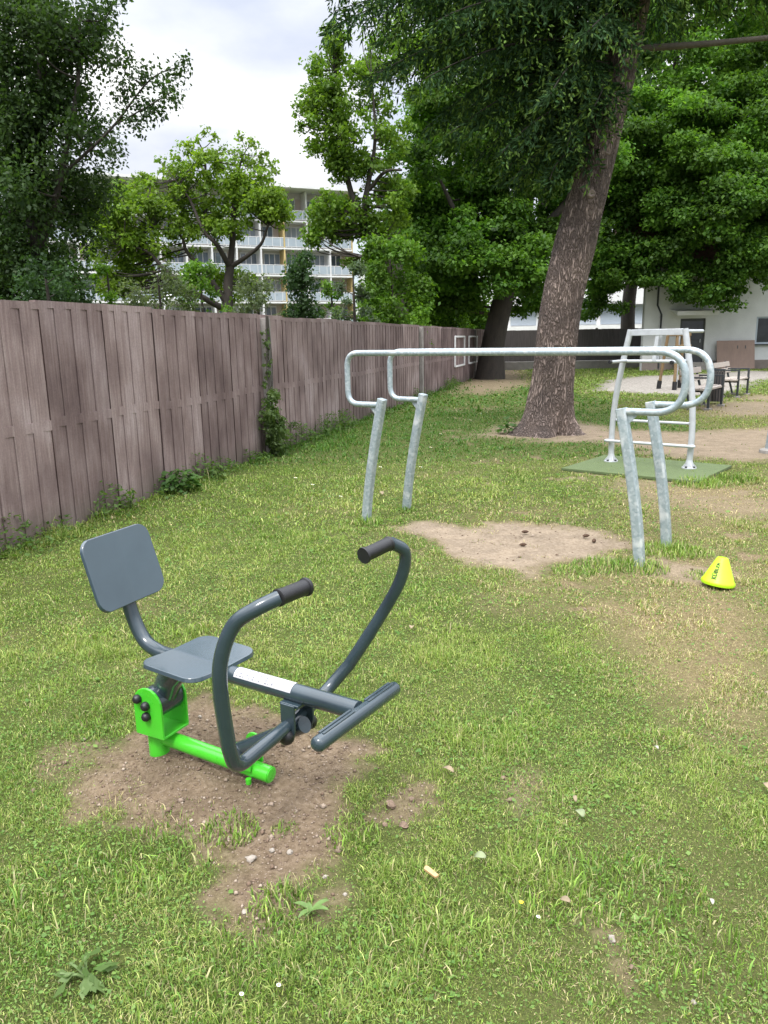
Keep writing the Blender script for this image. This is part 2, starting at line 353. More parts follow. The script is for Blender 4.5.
def catmull(pts, n=8):
    P = [Vector(p) for p in pts]; P = [P[0] * 2 - P[1]] + P + [P[-1] * 2 - P[-2]]; out = []
    for i in range(1, len(P) - 2):
        for k in range(n):
            t = k / n
            out.append(0.5 * ((2 * P[i]) + (P[i + 1] - P[i - 1]) * t + (2 * P[i - 1] - 5 * P[i] + 4 * P[i + 1] - P[i + 2]) * t * t + (3 * P[i] - P[i - 1] - 3 * P[i + 1] + P[i + 2]) * t ** 3))
    out.append(P[-2]); return out
def rrect(w, h, r, n=6):
    out = []
    for cx, cy, a0 in ((w / 2 - r, h / 2 - r, 0), (-w / 2 + r, h / 2 - r, 90), (-w / 2 + r, -h / 2 + r, 180), (w / 2 - r, -h / 2 + r, 270)):
        for k in range(n + 1):
            t = R_(a0 + 90 * k / n); out.append((cx + r * math.cos(t), cy + r * math.sin(t)))
    return out

# ------------------------------------------------------------------ ground masks (world metres)
def G(pts): return np.array([gp(u, v)[:2] for u, v in pts])
def sdf(poly, x, y):
    n = len(poly); d = np.full(x.shape, 1e9); ins = np.zeros(x.shape, bool)
    for i in range(n):
        ax, ay = poly[i]; bx, by = poly[(i + 1) % n]
        ex, ey = bx - ax, by - ay; wx, wy = x - ax, y - ay
        t = np.clip((wx * ex + wy * ey) / (ex * ex + ey * ey + 1e-12), 0, 1)
        d = np.minimum(d, np.hypot(wx - ex * t, wy - ey * t))
        c = ((ay > y) != (by > y)) & (x < (bx - ax) * (y - ay) / ((by - ay) if abs(by - ay) > 1e-9 else 1e-9) + ax)
        ins ^= c
    return np.where(ins, -d, d)
# (outline, edge width, strength, tone: 0 fresh brown soil .. 1 pale trodden earth)
DIRT = [
    (G([(88, 806), (74, 786), (112, 752), (148, 716), (205, 690), (262, 705), (300, 732), (352, 752), (352, 775), (318, 795), (345, 835), (335, 862), (300, 868), (262, 905), (238, 893), (246, 862), (220, 842), (196, 820), (140, 802)]), 0.10, 1.0, 0.0),
    (G([(384, 796), (410, 783), (428, 792), (420, 812), (405, 828), (388, 834), (380, 818)]), 0.05, 0.62, 0.1),
    (G([(230, 890), (290, 905), (345, 880), (350, 900), (300, 915), (262, 918)]), 0.08, 0.45, 0.1),
    (G([(25, 770), (55, 745), (110, 735), (100, 760), (60, 780), (35, 785)]), 0.08, 0.4, 0.2),
    (G([(392, 527), (430, 524), (470, 531), (505, 523), (545, 522), (600, 530), (625, 545), (600, 560), (560, 562), (520, 572), (480, 568), (450, 553), (425, 540)]), 0.16, 1.0, 1.0),
    (G([(630, 562), (660, 556), (690, 562), (735, 575), (720, 588), (690, 580), (650, 570)]), 0.12, 0.75, 0.8),
    (G([(480, 437), (505, 425), (530, 419), (570, 420), (620, 430), (690, 432), (790, 428), (800, 458), (740, 462), (650, 452), (600, 440), (560, 441), (520, 439)]), 0.35, 0.95, 0.75),
    (G([(600, 470), (700, 495), (790, 498), (790, 525), (700, 512), (620, 492)]), 0.5, 0.4, 0.8),
    (G([(455, 385), (478, 372), (520, 366), (530, 384), (490, 394), (465, 394)]), 0.8, 0.8, 0.3),
    (G([(700, 408), (730, 402), (790, 402), (790, 416), (720, 416)]), 0.6, 0.7, 0.9),
    (G([(735, 395), (790, 395), (790, 400), (740, 400)]), 0.5, 0.6, 0.9),
    (G([(600, 925), (622, 930), (640, 960), (625, 985), (608, 955)]), 0.05, 0.35, 0.2),
    (G([(500, 790), (520, 770), (535, 790), (520, 815)]), 0.08, 0.35, 0.4),
]
GRAVEL = [G([(598, 390), (608, 380), (640, 376), (700, 374), (742, 371), (790, 371), (790, 374), (755, 382), (735, 391), (705, 396), (665, 394), (625, 392)])]
DRYP = [(G([(540, 585), (640, 590), (700, 640), (720, 700), (760, 720), (800, 650), (800, 480), (640, 480), (600, 560)]), 0.9, 0.80),
        (G([(590, 600), (700, 605), (790, 640), (790, 760), (720, 740), (640, 690)]), 0.35, 0.85),
        (G([(440, 505), (600, 500), (640, 540), (560, 600), (420, 560)]), 0.5, 0.35),
        (G([(560, 800), (760, 780), (800, 1024), (560, 1000)]), 0.5, 0.10),
        (G([(440, 410), (800, 400), (800, 470), (430, 470)]), 2.0, 0.4)]
def ground_masks(x, y):
    n1 = fbm(x, y, 0.35, 3, 4) - 0.5; n2 = fbm(x, y, 0.06, 9, 3) - 0.5
    dirt = np.zeros(x.shape); tone = np.zeros(x.shape)
    for poly, w, st, tn in DIRT:
        far = max(1.0, poly[:, 1].mean() / 4.0)
        d = sdf(poly, x, y) + n1 * 0.28 * min(far, 2.2) + n2 * 0.14
        k = sstep(w, -w, d) * st
        tone = np.where(k > dirt, tn, tone); dirt = np.maximum(dirt, k)
    bare = sstep(0.62, 0.78, fbm(x, y, 0.30, 41, 4)) * (0.10 + 0.38 * sstep(0.4, 1.6, x) * sstep(3.2, 4.4, y))
    dirt = np.maximum(dirt, bare * sstep(2.4, 3.4, y))
    gr = np.zeros(x.shape)
    for poly in GRAVEL: gr = np.maximum(gr, sstep(0.25, -0.25, sdf(poly, x, y) + n1 * 0.8))
    dry = np.zeros(x.shape)
    for poly, w, st in DRYP: dry = np.maximum(dry, sstep(w, -w, sdf(poly, x, y)) * st)
    near = np.full(x.shape, 1.0) * sstep(0.10, 0.5, dirt) * 0.5
    dry = np.clip(dry * (0.35 + 1.3 * fbm(x, y, 0.8, 23, 4)) + near + 0.5 * sstep(0.54, 0.77, fbm(x, y, 0.9, 77, 4)) * (0.22 + 0.33 * sstep(3.0, 4.5, y)), 0, 1)
    # greener, lusher turf in the shade far back and along the fence
    lush = sstep(8.5, 11.5, y) * sstep(6.6, 4.6, x)
    dry = dry * (1 - 0.75 * lush)
    return dirt, tone, gr, dry, lush
def hgt(x, y, dirt=None):
    h = (fbm(x, y, 1.6, 5, 3) - 0.5) * 0.03 * sstep(60, 20, y)
    if dirt is not None:
        h = h + dirt * ((fbm(x, y, 0.16, 15, 4) - 0.5) * 0.045) * sstep(9, 4, y)
    return h - 0.004
# fence line
FA = np.array([-2.867, 6.593]); FT = np.array([0.2534, 0.9674]); FN = np.array([0.9674, -0.2534])

def axis_pts(lo, hi, step, ext_lo, ext_hi, g):
    a = list(np.arange(lo, hi, step)); s = step; p = a[-1]
    while p < ext_hi: s *= g; p += s; a.append(p)
    s = step; p = a[0]; b = []
    while p > ext_lo: s *= g; p -= s; b.append(p)
    return np.array(b[::-1] + a)
gx = axis_pts(-3.0, 3.2, 0.022, -400, 400, 1.09); gy = axis_pts(1.5, 7.2, 0.022, -60, 700, 1.045)
XX, YY = np.meshgrid(gx, gy); shp = XX.shape; xf, yf = XX.ravel(), YY.ravel()
dirt, tone, gr, dry, lush = ground_masks(xf, yf)
zf = hgt(xf, yf, dirt)
ny, nx = shp; idx = np.arange(nx * ny).reshape(ny, nx)
Q = np.stack([idx[:-1, :-1], idx[:-1, 1:], idx[1:, 1:], idx[1:, :-1]], -1).reshape(-1, 4)
def ground_mat():
    m, nt, o = new_mat('lawn_soil'); L = nt.links
    b = N(nt, 'ShaderNodeBsdfPrincipled'); L.new(b.outputs[0], o.inputs[0]); b.inputs['Roughness'].default_value = 1.0; b.inputs['Specular IOR Level'].default_value = 0.1
    geo = N(nt, 'ShaderNodeNewGeometry')
    a = N(nt, 'ShaderNodeAttribute', attribute_name='mask'); sp = N(nt, 'ShaderNodeSeparateColor'); L.new(a.outputs['Color'], sp.inputs[0])
    a2 = N(nt, 'ShaderNodeAttribute', attribute_name='mask2'); sp2 = N(nt, 'ShaderNodeSeparateColor'); L.new(a2.outputs['Color'], sp2.inputs[0])
    def noise(sc, det=5, rough=0.6):
        n = N(nt, 'ShaderNodeTexNoise'); n.inputs['Scale'].default_value = sc; n.inputs['Detail'].default_value = det; n.inputs['Roughness'].default_value = rough
        L.new(geo.outputs['Position'], n.inputs['Vector']); return n.outputs[0]
    nA, nB, nC, nF = noise(5, 6), noise(45, 6, 0.7), noise(0.9, 5), noise(170, 5, 0.75)
    fresh = ramp(nt, [(0.25, (0.096, 0.069, 0.044)), (0.5, (0.180, 0.136, 0.092)), (0.75, (0.27, 0.213, 0.155))]); L.new(nB, fresh.inputs[0])
    pale = ramp(nt, [(0.25, (0.155, 0.120, 0.084)), (0.5, (0.250, 0.203, 0.150)), (0.75, (0.33, 0.277, 0.213))]); L.new(nB, pale.inputs[0])
    soil = mixc(nt, sp.outputs[1], fresh.outputs[0], pale.outputs[0])
    pt = ramp(nt, [(0.35, (0.80, 0.78, 0.77)), (0.65, (1.12, 1.10, 1.08))]); L.new(nA, pt.inputs[0])
    soil = mixc(nt, 1.0, soil, pt.outputs[0], 'MULTIPLY')
    vo = N(nt, 'ShaderNodeTexVoronoi'); vo.inputs['Scale'].default_value = 60; L.new(geo.outputs['Position'], vo.inputs['Vector'])
    pb = ramp(nt, [(0.10, 1.0), (0.16, 0.0)]); L.new(vo.outputs['Distance'], pb.inputs[0])
    pf = N(nt, 'ShaderNodeMath', operation='MULTIPLY'); pf.inputs[1].default_value = 0.55; L.new(pb.outputs[0], pf.inputs[0])
    soil = mixc(nt, pf.outputs[0], soil, (0.36, 0.29, 0.23))
    turf = ramp(nt, [(0.3, (0.026, 0.032, 0.011)), (0.5, (0.062, 0.080, 0.022)), (0.72, (0.140, 0.155, 0.050))]); L.new(nF, turf.inputs[0])  # dark stops put the shadows between grass tufts into the ground colour
    tv = ramp(nt, [(0.3, (0.82, 0.85, 0.8)), (0.7, (1.15, 1.12, 1.1))]); L.new(nC, tv.inputs[0])
    turfc = mixc(nt, 1.0, turf.outputs[0], tv.outputs[0], 'MULTIPLY')
    dryc = ramp(nt, [(0.3, (0.10, 0.078, 0.040)), (0.7, (0.24, 0.19, 0.105))]); L.new(nB, dryc.inputs[0])
    turfc = mixc(nt, sp2.outputs[0], turfc, dryc.outputs[0])
    c = mixc(nt, sp.outputs[0], turfc, soil)
    gv = N(nt, 'ShaderNodeTexVoronoi'); gv.inputs['Scale'].default_value = 26; L.new(geo.outputs['Position'], gv.inputs['Vector'])
    gc = ramp(nt, [(0.0, (0.15, 0.135, 0.115)), (0.5, (0.25, 0.23, 0.205)), (1.0, (0.36, 0.335, 0.30))]); L.new(gv.outputs['Color'], gc.inputs[0])
    c = mixc(nt, sp.outputs[2], c, gc.outputs[0]); L.new(c, b.inputs['Base Color'])
    bp = N(nt, 'ShaderNodeBump'); bp.inputs['Strength'].default_value = 0.8; bp.inputs['Distance'].default_value = 0.02
    L.new(nB, bp.inputs['Height']); L.new(bp.outputs[0], b.inputs['Normal'])
    return m
go = np_mesh('ground', np.stack([xf, yf, zf], -1), Q, ground_mat(), smooth=True)
for nm, chans in (('mask', (dirt, tone, gr)), ('mask2', (dry, lush, lush))):
    a = go.data.attributes.new(nm, 'FLOAT_COLOR', 'POINT'); c4 = np.ones((len(xf), 4), np.float32)
    for k in range(3): c4[:, k] = chans[k]
    a.data.foreach_set('color', c4.ravel())
tag(go, kind='structure')

# ------------------------------------------------------------------ grass
def scatter(y0, y1, dens, margin=0.35):
    """points inside the wedge seen by the camera (plus a margin)"""
    t = 0.56; w0 = t * y1 + margin + 1.5
    n = int((y1 - y0) * 2 * w0 * dens); x = RNG.uniform(-w0, w0, n); y = RNG.uniform(y0, y1, n)
    k = np.abs(x) < t * y + margin
    k |= (np.abs(x) < t * y + margin + 1.5) & (RNG.uniform(0, 1, n) < 0.45)      # thinner turf to either side of the view
    k &= ((x - FA[0]) * FN[0] + (y - FA[1]) * FN[1]) > 0.03          # not behind the fence
    return x[k], y[k]
bV, bQ, bT, bC = [], [], [], []; nb = 0
def blades(x, y, h, w, lean, col, colt, z=None):
    global nb
    n = len(x); az = RNG.uniform(0, 2 * math.pi, n); ld = np.stack([np.cos(az), np.sin(az)], -1)
    fa = az + math.pi / 2 + RNG.uniform(-0.7, 0.7, n); sd = np.stack([np.cos(fa), np.sin(fa)], -1)
    z = hgt(x, y) if z is None else z
    base = np.stack([x, y, z - 0.004], -1); V = np.zeros((n, 5, 3))
    hm = h * np.cos(lean * 0.6) * 0.55; om = h * np.sin(lean * 0.6) * 0.55
    ht = hm + h * 0.45 * np.cos(lean * 1.6); ot = om + h * 0.45 * np.sin(lean * 1.6)
    ht = np.maximum(ht, 0.006)
    for k, (hh, oo, ww) in enumerate(((0 * h, 0 * h, w), (0 * h, 0 * h, -w), (hm, om, -w * 0.85), (hm, om, w * 0.85))):
        V[:, k, :2] = base[:, :2] + ld * oo[:, None] + sd * (ww * 0.5)[:, None]; V[:, k, 2] = base[:, 2] + hh
    V[:, 4, :2] = base[:, :2] + ld * ot[:, None]; V[:, 4, 2] = base[:, 2] + ht
    i = nb + np.arange(n)[:, None] * 5
    bQ.append(i + np.array([[0, 1, 2, 3]])); bT.append(i + np.array([[3, 2, 4]])); bV.append(V.reshape(-1, 3))
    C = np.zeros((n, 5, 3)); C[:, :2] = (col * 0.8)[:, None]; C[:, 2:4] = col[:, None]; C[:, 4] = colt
    bC.append(C.reshape(-1, 3)); nb += 5 * n
def pal(n, dry, x, y, lush):
    gA = np.array([0.108, 0.196, 0.029]); gB = np.array([0.222, 0.308, 0.062]); gD = np.array([0.42, 0.355, 0.20]); gL = np.array([0.064, 0.150, 0.022]); gY = np.array([0.350, 0.380, 0.125])
    t = np.clip(fbm(x, y, 0.5, 51, 3) * 1.6 - 0.3 + RNG.normal(0, 0.22, n), 0, 1)[:, None]
    c = gA * (1 - t) + gB * t
    yk = (RNG.uniform(0, 1, n) < 0.18 + 0.3 * sstep(0.45, 0.75, fbm(x, y, 1.3, 61, 3)))[:, None]; c = np.where(yk, gY, c)
    lk = (RNG.uniform(0, 1, n) < lush * 0.85)[:, None]; c = np.where(lk, gL * (0.85 + 0.4 * t), c)
    dk = (RNG.uniform(0, 1, n) < (0.085 + 0.66 * dry) * (1 - 0.8 * np.clip(lush, 0, 1)))[:, None]; c = np.where(dk, gD * RNG.uniform(0.65, 1.2, (n, 1)), c)
    c = c * RNG.lognormal(0, 0.27, (n, 1)); far = 0.6 * sstep(7, 12, y)[:, None]
    sm = np.where((RNG.uniform(0, 1, n) < dry)[:, None], gD * 0.8, np.where((lush > 0.5)[:, None], gL, 0.5 * (gA + gB)))
    return c * (1 - far) + sm * far
for (y0, y1, dens, h0, w0) in ((1.2, 2.7, 42000, 0.0225, 0.0021), (2.7, 4.0, 27000, 0.024, 0.0027), (4.0, 6.5, 11000, 0.028, 0.0043), (6.5, 10.0, 4000, 0.032, 0.0072), (10.0, 17.0, 1100, 0.038, 0.015), (17.0, 42.0, 170, 0.05, 0.038)):
    x, y = scatter(y0, y1, dens)
    d, tn, gv, dr, lu = ground_masks(x, y)
    clump = fbm(x, y, 0.13, 31, 3)
    keep = RNG.uniform(0, 1, len(x)) < (1 - np.clip(d * 1.25, 0, 1)) ** 1.5 * (1 - gv) * (0.62 + 0.5 * sstep(0.28, 0.55, clump)) * (1 - 0.22 * dr)
    # sparse survivors inside the bare soil
    keep |= (RNG.uniform(0, 1, len(x)) < 0.10 * sstep(0.60, 0.70, fbm(x, y, 0.17, 87, 2))) & (gv < 0.3)
    x, y, dr, lu, clump = x[keep], y[keep], dr[keep], lu[keep], clump[keep]; n = len(x)
    h = h0 * RNG.lognormal(0, 0.35, n) * (0.75 + 0.75 * sstep(0.4, 0.75, clump)) * (0.8 + 0.9 * sstep(0.55, 0.8, fbm(x, y, 0.4, 91, 3))) * (1 - 0.35 * dr)
    # longer tufts against the fence
    fd = (x - FA[0]) * FN[0] + (y - FA[1]) * FN[1]; h = h * (1 + 1.1 * sstep(0.35, 0.05, fd))
    c = pal(n, dr, x, y, lu)
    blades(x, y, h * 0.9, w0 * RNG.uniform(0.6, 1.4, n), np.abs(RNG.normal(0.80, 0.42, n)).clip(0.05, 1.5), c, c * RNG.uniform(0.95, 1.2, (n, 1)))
# longer tufts round the feet of the steel posts and beside the soil
TUFTS = [(368, 524, 0.13, 260, 0.09), (406, 511, 0.12, 120, 0.06), (600, 567, 0.22, 420, 0.075), (575, 573, 0.16, 220, 0.06), (641, 568, 0.2, 380, 0.09), (668, 551, 0.25, 520, 0.09), (690, 553, 0.18, 260, 0.07),
         (700, 484, 0.28, 420, 0.11), (735, 480, 0.3, 300, 0.10), (280, 905, 0.10, 300, 0.06), (230, 830, 0.1, 260, 0.05), (352, 835, 0.1, 260, 0.05), (285, 830, 0.05, 130, 0.035), (420, 940, 0.2, 420, 0.06), (560, 880, 0.2, 450, 0.065), (110, 720, 0.2, 300, 0.05), (700, 576, 0.12, 200, 0.05),
         (640, 890, 0.2, 350, 0.06), (240, 980, 0.25, 500, 0.06), (40, 900, 0.25, 500, 0.06), (150, 860, 0.2, 450, 0.055), (700, 960, 0.2, 300, 0.06), (500, 730, 0.3, 350, 0.05), (330, 680, 0.3, 350, 0.05)]
for u, v, r, n, h in TUFTS:
    c0 = gp(u, v); a = RNG.uniform(0, 6.283, n); q = r * np.sqrt(RNG.uniform(0, 1, n)); x = c0[0] + q * np.cos(a); y = c0[1] + q * np.sin(a)
    c = pal(n, np.zeros(n) + 0.1, x, y, np.zeros(n)) * np.array([0.85, 0.95, 0.85])
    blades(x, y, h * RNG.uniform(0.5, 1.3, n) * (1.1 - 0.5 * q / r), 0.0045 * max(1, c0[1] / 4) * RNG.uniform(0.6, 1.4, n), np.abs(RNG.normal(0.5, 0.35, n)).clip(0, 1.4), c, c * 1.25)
go2 = np_mesh('grass', np.concatenate(bV), np.concatenate(bQ), 'grass', col=np.concatenate(bC), tri=np.concatenate(bT))
tag(go2, 'short patchy lawn grass with straw coloured dry blades', 'grass', kind='stuff')

# flat little leaves of clover and dandelion woven through the turf
def leaf_quads(c, ax, nr, Ln, Wd, fold=0.0):
    ax = unit(ax); nr = unit(nr - ax * np.sum(nr * ax, -1, keepdims=True)); b = np.cross(nr, ax)
    Ln = np.asarray(Ln).reshape(-1, 1); Wd = np.asarray(Wd).reshape(-1, 1)
    V = np.stack([c - ax * Ln * 0.5, c + b * Wd * 0.5 + nr * Wd * fold - ax * Ln * 0.06, c + ax * Ln * 0.5, c - b * Wd * 0.5 + nr * Wd * fold - ax * Ln * 0.06], 1)
    n = len(c); return V.reshape(-1, 3), np.arange(4 * n).reshape(n, 4)
cv, cq, cc = [], [], []; k0 = 0
for (y0, y1, dens, s) in ((1.2, 3.2, 6500, 0.0080), (3.2, 5.5, 2600, 0.0105), (5.5, 9, 600, 0.018)):
    x, y = scatter(y0, y1, dens); d, tn, gv, dr, lu = ground_masks(x, y)
    keep = (RNG.uniform(0, 1, len(x)) < (1 - np.clip(d * 1.4, 0, 1)) * (0.25 + 0.75 * sstep(0.38, 0.58, fbm(x, y, 0.35, 71, 3))) * (1 - 0.7 * dr))
    x, y = x[keep], y[keep]; n = len(x)
    c = np.stack([x, y, hgt(x, y) + RNG.uniform(0.002, 0.020, n)], -1); az = RNG.uniform(0, 6.283, n)
    ax = np.stack([np.cos(az), np.sin(az), RNG.normal(0, 0.25, n)], -1); nr = np.stack([RNG.normal(0, 0.35, n), RNG.normal(0, 0.35, n), np.ones(n)], -1)
    L_ = s * RNG.lognormal(0, 0.35, n); V, q = leaf_quads(c, ax, nr, L_, L_ * RNG.uniform(0.5, 0.95, n), -0.1)
    t = RNG.uniform(0, 1, (n, 1)); col = np.array([0.070, 0.160, 0.024]) * (1 - t) + np.array([0.175, 0.275, 0.065]) * t
    cv.append(V); cq.append(q + k0); cc.append(np.repeat(col, 4, 0)); k0 += 4 * n
tag(np_mesh('ground_cover', np.concatenate(cv), np.concatenate(cq), 'grass', col=np.concatenate(cc)), 'small clover and daisy leaves woven through the lawn', 'ground cover', kind='stuff')

# crumbs of soil on the bare patches
def crumbs():
    V, T, C = [], [], []; k = 0
    octa = np.array([(1, 0, 0), (-1, 0, 0), (0, 1, 0), (0, -1, 0), (0, 0, 1), (0, 0, -0.6)], float)
    tri = np.array([(0, 2, 4), (2, 1, 4), (1, 3, 4), (3, 0, 4), (2, 0, 5), (1, 2, 5), (3, 1, 5), (0, 3, 5)])
    for (y0, y1, dens, s0) in ((1.6, 4.2, 4200, 0.0030), (4.2, 8, 260, 0.005)):
        x, y = scatter(y0, y1, dens); d, tn, gv, dr, lu = ground_masks(x, y)
        keep = (RNG.uniform(0, 1, len(x)) < np.clip(d * 1.2 - 0.15, 0, 1) * (1 - 0.7 * tn)) | (RNG.uniform(0, 1, len(x)) < 0.006)
        x, y, d, tn = x[keep], y[keep], d[keep], tn[keep]; n = len(x)
        s = s0 * RNG.lognormal(0, 0.55, n); s = np.minimum(s, 0.02)
        P = octa[None] * s[:, None, None] * RNG.uniform(0.6, 1.3, (n, 6, 1)) * np.array([1, 1, 0.75])
        a = RNG.uniform(0, 6.283, n); ca, sa = np.cos(a)[:, None], np.sin(a)[:, None]
        P = np.stack([P[..., 0] * ca - P[..., 1] * sa, P[..., 0] * sa + P[..., 1] * ca, P[..., 2]], -1)
        P += np.stack([x, y, hgt(x, y, d) + s * 0.3], -1)[:, None]
        V.append(P.reshape(-1, 3)); T.append((tri[None] + (k + 6 * np.arange(n))[:, None, None]).reshape(-1, 3))
        t = RNG.uniform(0, 1, (n, 1)) ** 2.2; col = np.array([0.155, 0.105, 0.072]) * (1 - t) + np.array([0.37, 0.30, 0.235]) * t; C.append(np.repeat(col, 6, 0)); k += 6 * n
    m, nt, o = new_mat('soil_crumb'); b = N(nt, 'ShaderNodeBsdfPrincipled'); b.inputs['Roughness'].default_value = 1; nt.links.new(b.outputs[0], o.inputs[0])
    a_ = N(nt, 'ShaderNodeAttribute', attribute_name='col'); nt.links.new(a_.outputs['Color'], b.inputs['Base Color'])
    return np_mesh('soil_crumbs', np.concatenate(V), np.zeros((0, 4), int), m, col=np.concatenate(C), tri=np.concatenate(T))
tag(crumbs(), 'loose crumbs of brown soil on the dug earth', 'soil', kind='stuff')

# ------------------------------------------------------------------ rowing machine
RO = np.array([-0.937, 2.82, 0.0])
rower = thing('rowing_machine', 'dark grey outdoor rowing trainer with bright green base and black grips on bare soil', 'exercise machine', RO, math.atan2(-0.540, 0.842))
def rbase(s, w, z):
    ca, sa = math.cos(0.08), math.sin(0.08); return (s * ca - w * sa, s * sa + w * ca, z)
b = MB(); b.tube([rbase(0.03, 0, 0.062), rbase(0.567, 0, 0.034)], 0.031, 24)
b.lathe([(0.040, -0.03), (0.040, 0.108), (0.038, 0.112)], rbase(0.022, -0.008, 0), 28)
base = b.build('base_frame', 'green', rower, 35)
b = MB(); b.lathe([(0.0275, 0), (0.0275, 0.004), (0.024, 0.005)], rbase(0.567, 0, 0.034), 24, axis=rbase(1, 0, -0.05)); b.build('end_cap', 'green', base, 35)
b = MB(); b.lathe([(0.011, 0), (0.011, 0.02)], rbase(0.49, -0.035, -0.004), 10); b.build('anchor_bolt', 'green', base, 35)
def arch(s0, s1, z0, z1, r, n=10):
    out = [(s0, z0), (s1, z0), (s1, z1 - r)]
    cx = (s0 + s1) / 2; rr = (s1 - s0) / 2
    for k in range(1, n): t = math.pi * k / n; out.append((cx + rr * math.cos(t), z1 - r + r * math.sin(t)))
    out.append((s0, z1 - r)); return out
def plate(mb, poly, w, t): mb.prism(poly, t, lambda a, c, d: rbase(a, w + d, c))
b = MB(); plate(b, arch(-0.018, 0.125, 0.112, 0.306, 0.0715), -0.082, 0.010); plate(b, arch(-0.018, 0.125, 0.112, 0.306, 0.0715), 0.052, 0.010)
plate(b, [(-0.018, 0.104), (0.125, 0.104), (0.125, 0.114), (-0.018, 0.114)], -0.0815, 0.143)
yoke = b.build('rear_yoke', 'green', rower, None, 0.0025)
for s, z in ((0.012, 0.258), (0.052, 0.236), (0.052, 0.192)):
    b = MB(); p = rbase(s, -0.083, z); b.lathe([(0.017, 0), (0.0185, 0.006), (0.018, 0.013), (0.013, 0.021), (0.006, 0.025)], p, 16, axis=rbase(0, -1, 0)); b.build('bolt_cap', 'rubber', yoke, 40)
b = MB(); b.tube([rbase(0.055, -0.071, 0.236), rbase(0.055, 0.051, 0.236)], 0.063, 28)
b.tube([rbase(0.058, 0, 0.235), (0.12, 0, 0.345), (0.20, 0, 0.415)], 0.052, 20)
b.build('rear_pivot', 'paint', rower, 40)
b = MB(); plate(b, arch(0.43, 0.505, 0.05, 0.163, 0.0375), -0.042, 0.008); plate(b, arch(0.43, 0.505, 0.05, 0.163, 0.0375), 0.034, 0.008)
fy = b.build('front_yoke', 'green', rower, None, 0.002)
b = MB(); b.lathe([(0.02, 0), (0.021, 0.008), (0.015, 0.02), (0.006, 0.024)], rbase(0.467, -0.044, 0.126), 16, axis=rbase(0, -1, 0)); b.build('bolt_cap', 'rubber', fy, 40)
# seat beam with label, hanger and foot bar
b = MB(); b.tube([(0.10, 0, 0.425), (1.0, 0, 0.427)], 0.032, 24); beam = b.build('seat_beam', 'paint', rower, 40)
def arcstrip(x0, x1, a0, a1, r, n=10):
    mb = MB(); vs = []
    for x in (x0, x1):
        for k in range(n + 1): t = R_(a0 + (a1 - a0) * k / n); vs.append((x, -r * math.sin(t), 0.427 + r * math.cos(t)))
    mb.add(vs, [(k, k + 1, n + 2 + k, n + 1 + k) for k in range(n)]); return mb
mb = arcstrip(0.482, 0.742, -22, 72, 0.0327); nf_ = len(mb.f)
for i in range(11):
    x = 0.494 + i * 0.0145
    for a0, a1 in ((-12, -4), (2, 12), (18, 28), (36, 46), (54, 62)):
        if (i * 7 + a0) % 5 == 0: continue
        t_ = arcstrip(x, x + 0.004 + 0.004 * ((i * 3 + a1) % 2), a0, a1, 0.0330, 4); mb.add(t_.v, t_.f)
for x0, x1, a0, a1 in ((0.655, 0.661, 44, 58), (0.690, 0.694, 12, 34), (0.694, 0.712, 12, 17), (0.703, 0.707, 22, 40), (0.694, 0.707, 36, 40)):
    t_ = arcstrip(x0, x1, a0, a1, 0.0332, 4); mb.add(t_.v, t_.f)
stk = mb.build('label_plate', 'sticker', beam, 180); stk.data.materials.append(MAT['print'])
for i, f_ in enumerate(stk.data.polygons): f_.material_index = 1 if i >= nf_ else 0
b = MB()
for w in (-0.055, 0.046): b.prism([(0.715, 0.275), (0.765, 0.275), (0.775, 0.31), (0.775, 0.405), (0.715, 0.405)], 0.009, lambda a, c, d, w=w: (a, w + d, c))
b.box((0.745, 0, 0.398), (0.08, 0.09, 0.012))
hg = b.build('beam_hanger', 'paint', beam, None, 0.003)
for w, sg in ((-0.055, -1), (0.055, 1)):
    b = MB(); b.lathe([(0.027, 0), (0.030, 0.008), (0.026, 0.021), (0.012, 0.031)], (0.744, w, 0.292), 18, axis=(0, sg, 0)); b.build('bolt_cap', 'rubber', hg, 40)
b = MB(); b.tube([(1.016, -0.235, 0.427), (1.016, 0.195, 0.427)], 0.025, 22, round_ends=True); fb = b.build('foot_bar', 'paint', rower, 50)
for a, c in ((-0.215, -0.05), (0.03, 0.18)):
    b = MB()
    for dx in (-0.010, 0.004):
        b.box((1.016 + dx, (a + c) / 2, 0.4525), (0.009, c - a, 0.005))
    b.build('tread_strip', 'paint', fb, None, 0.0015)
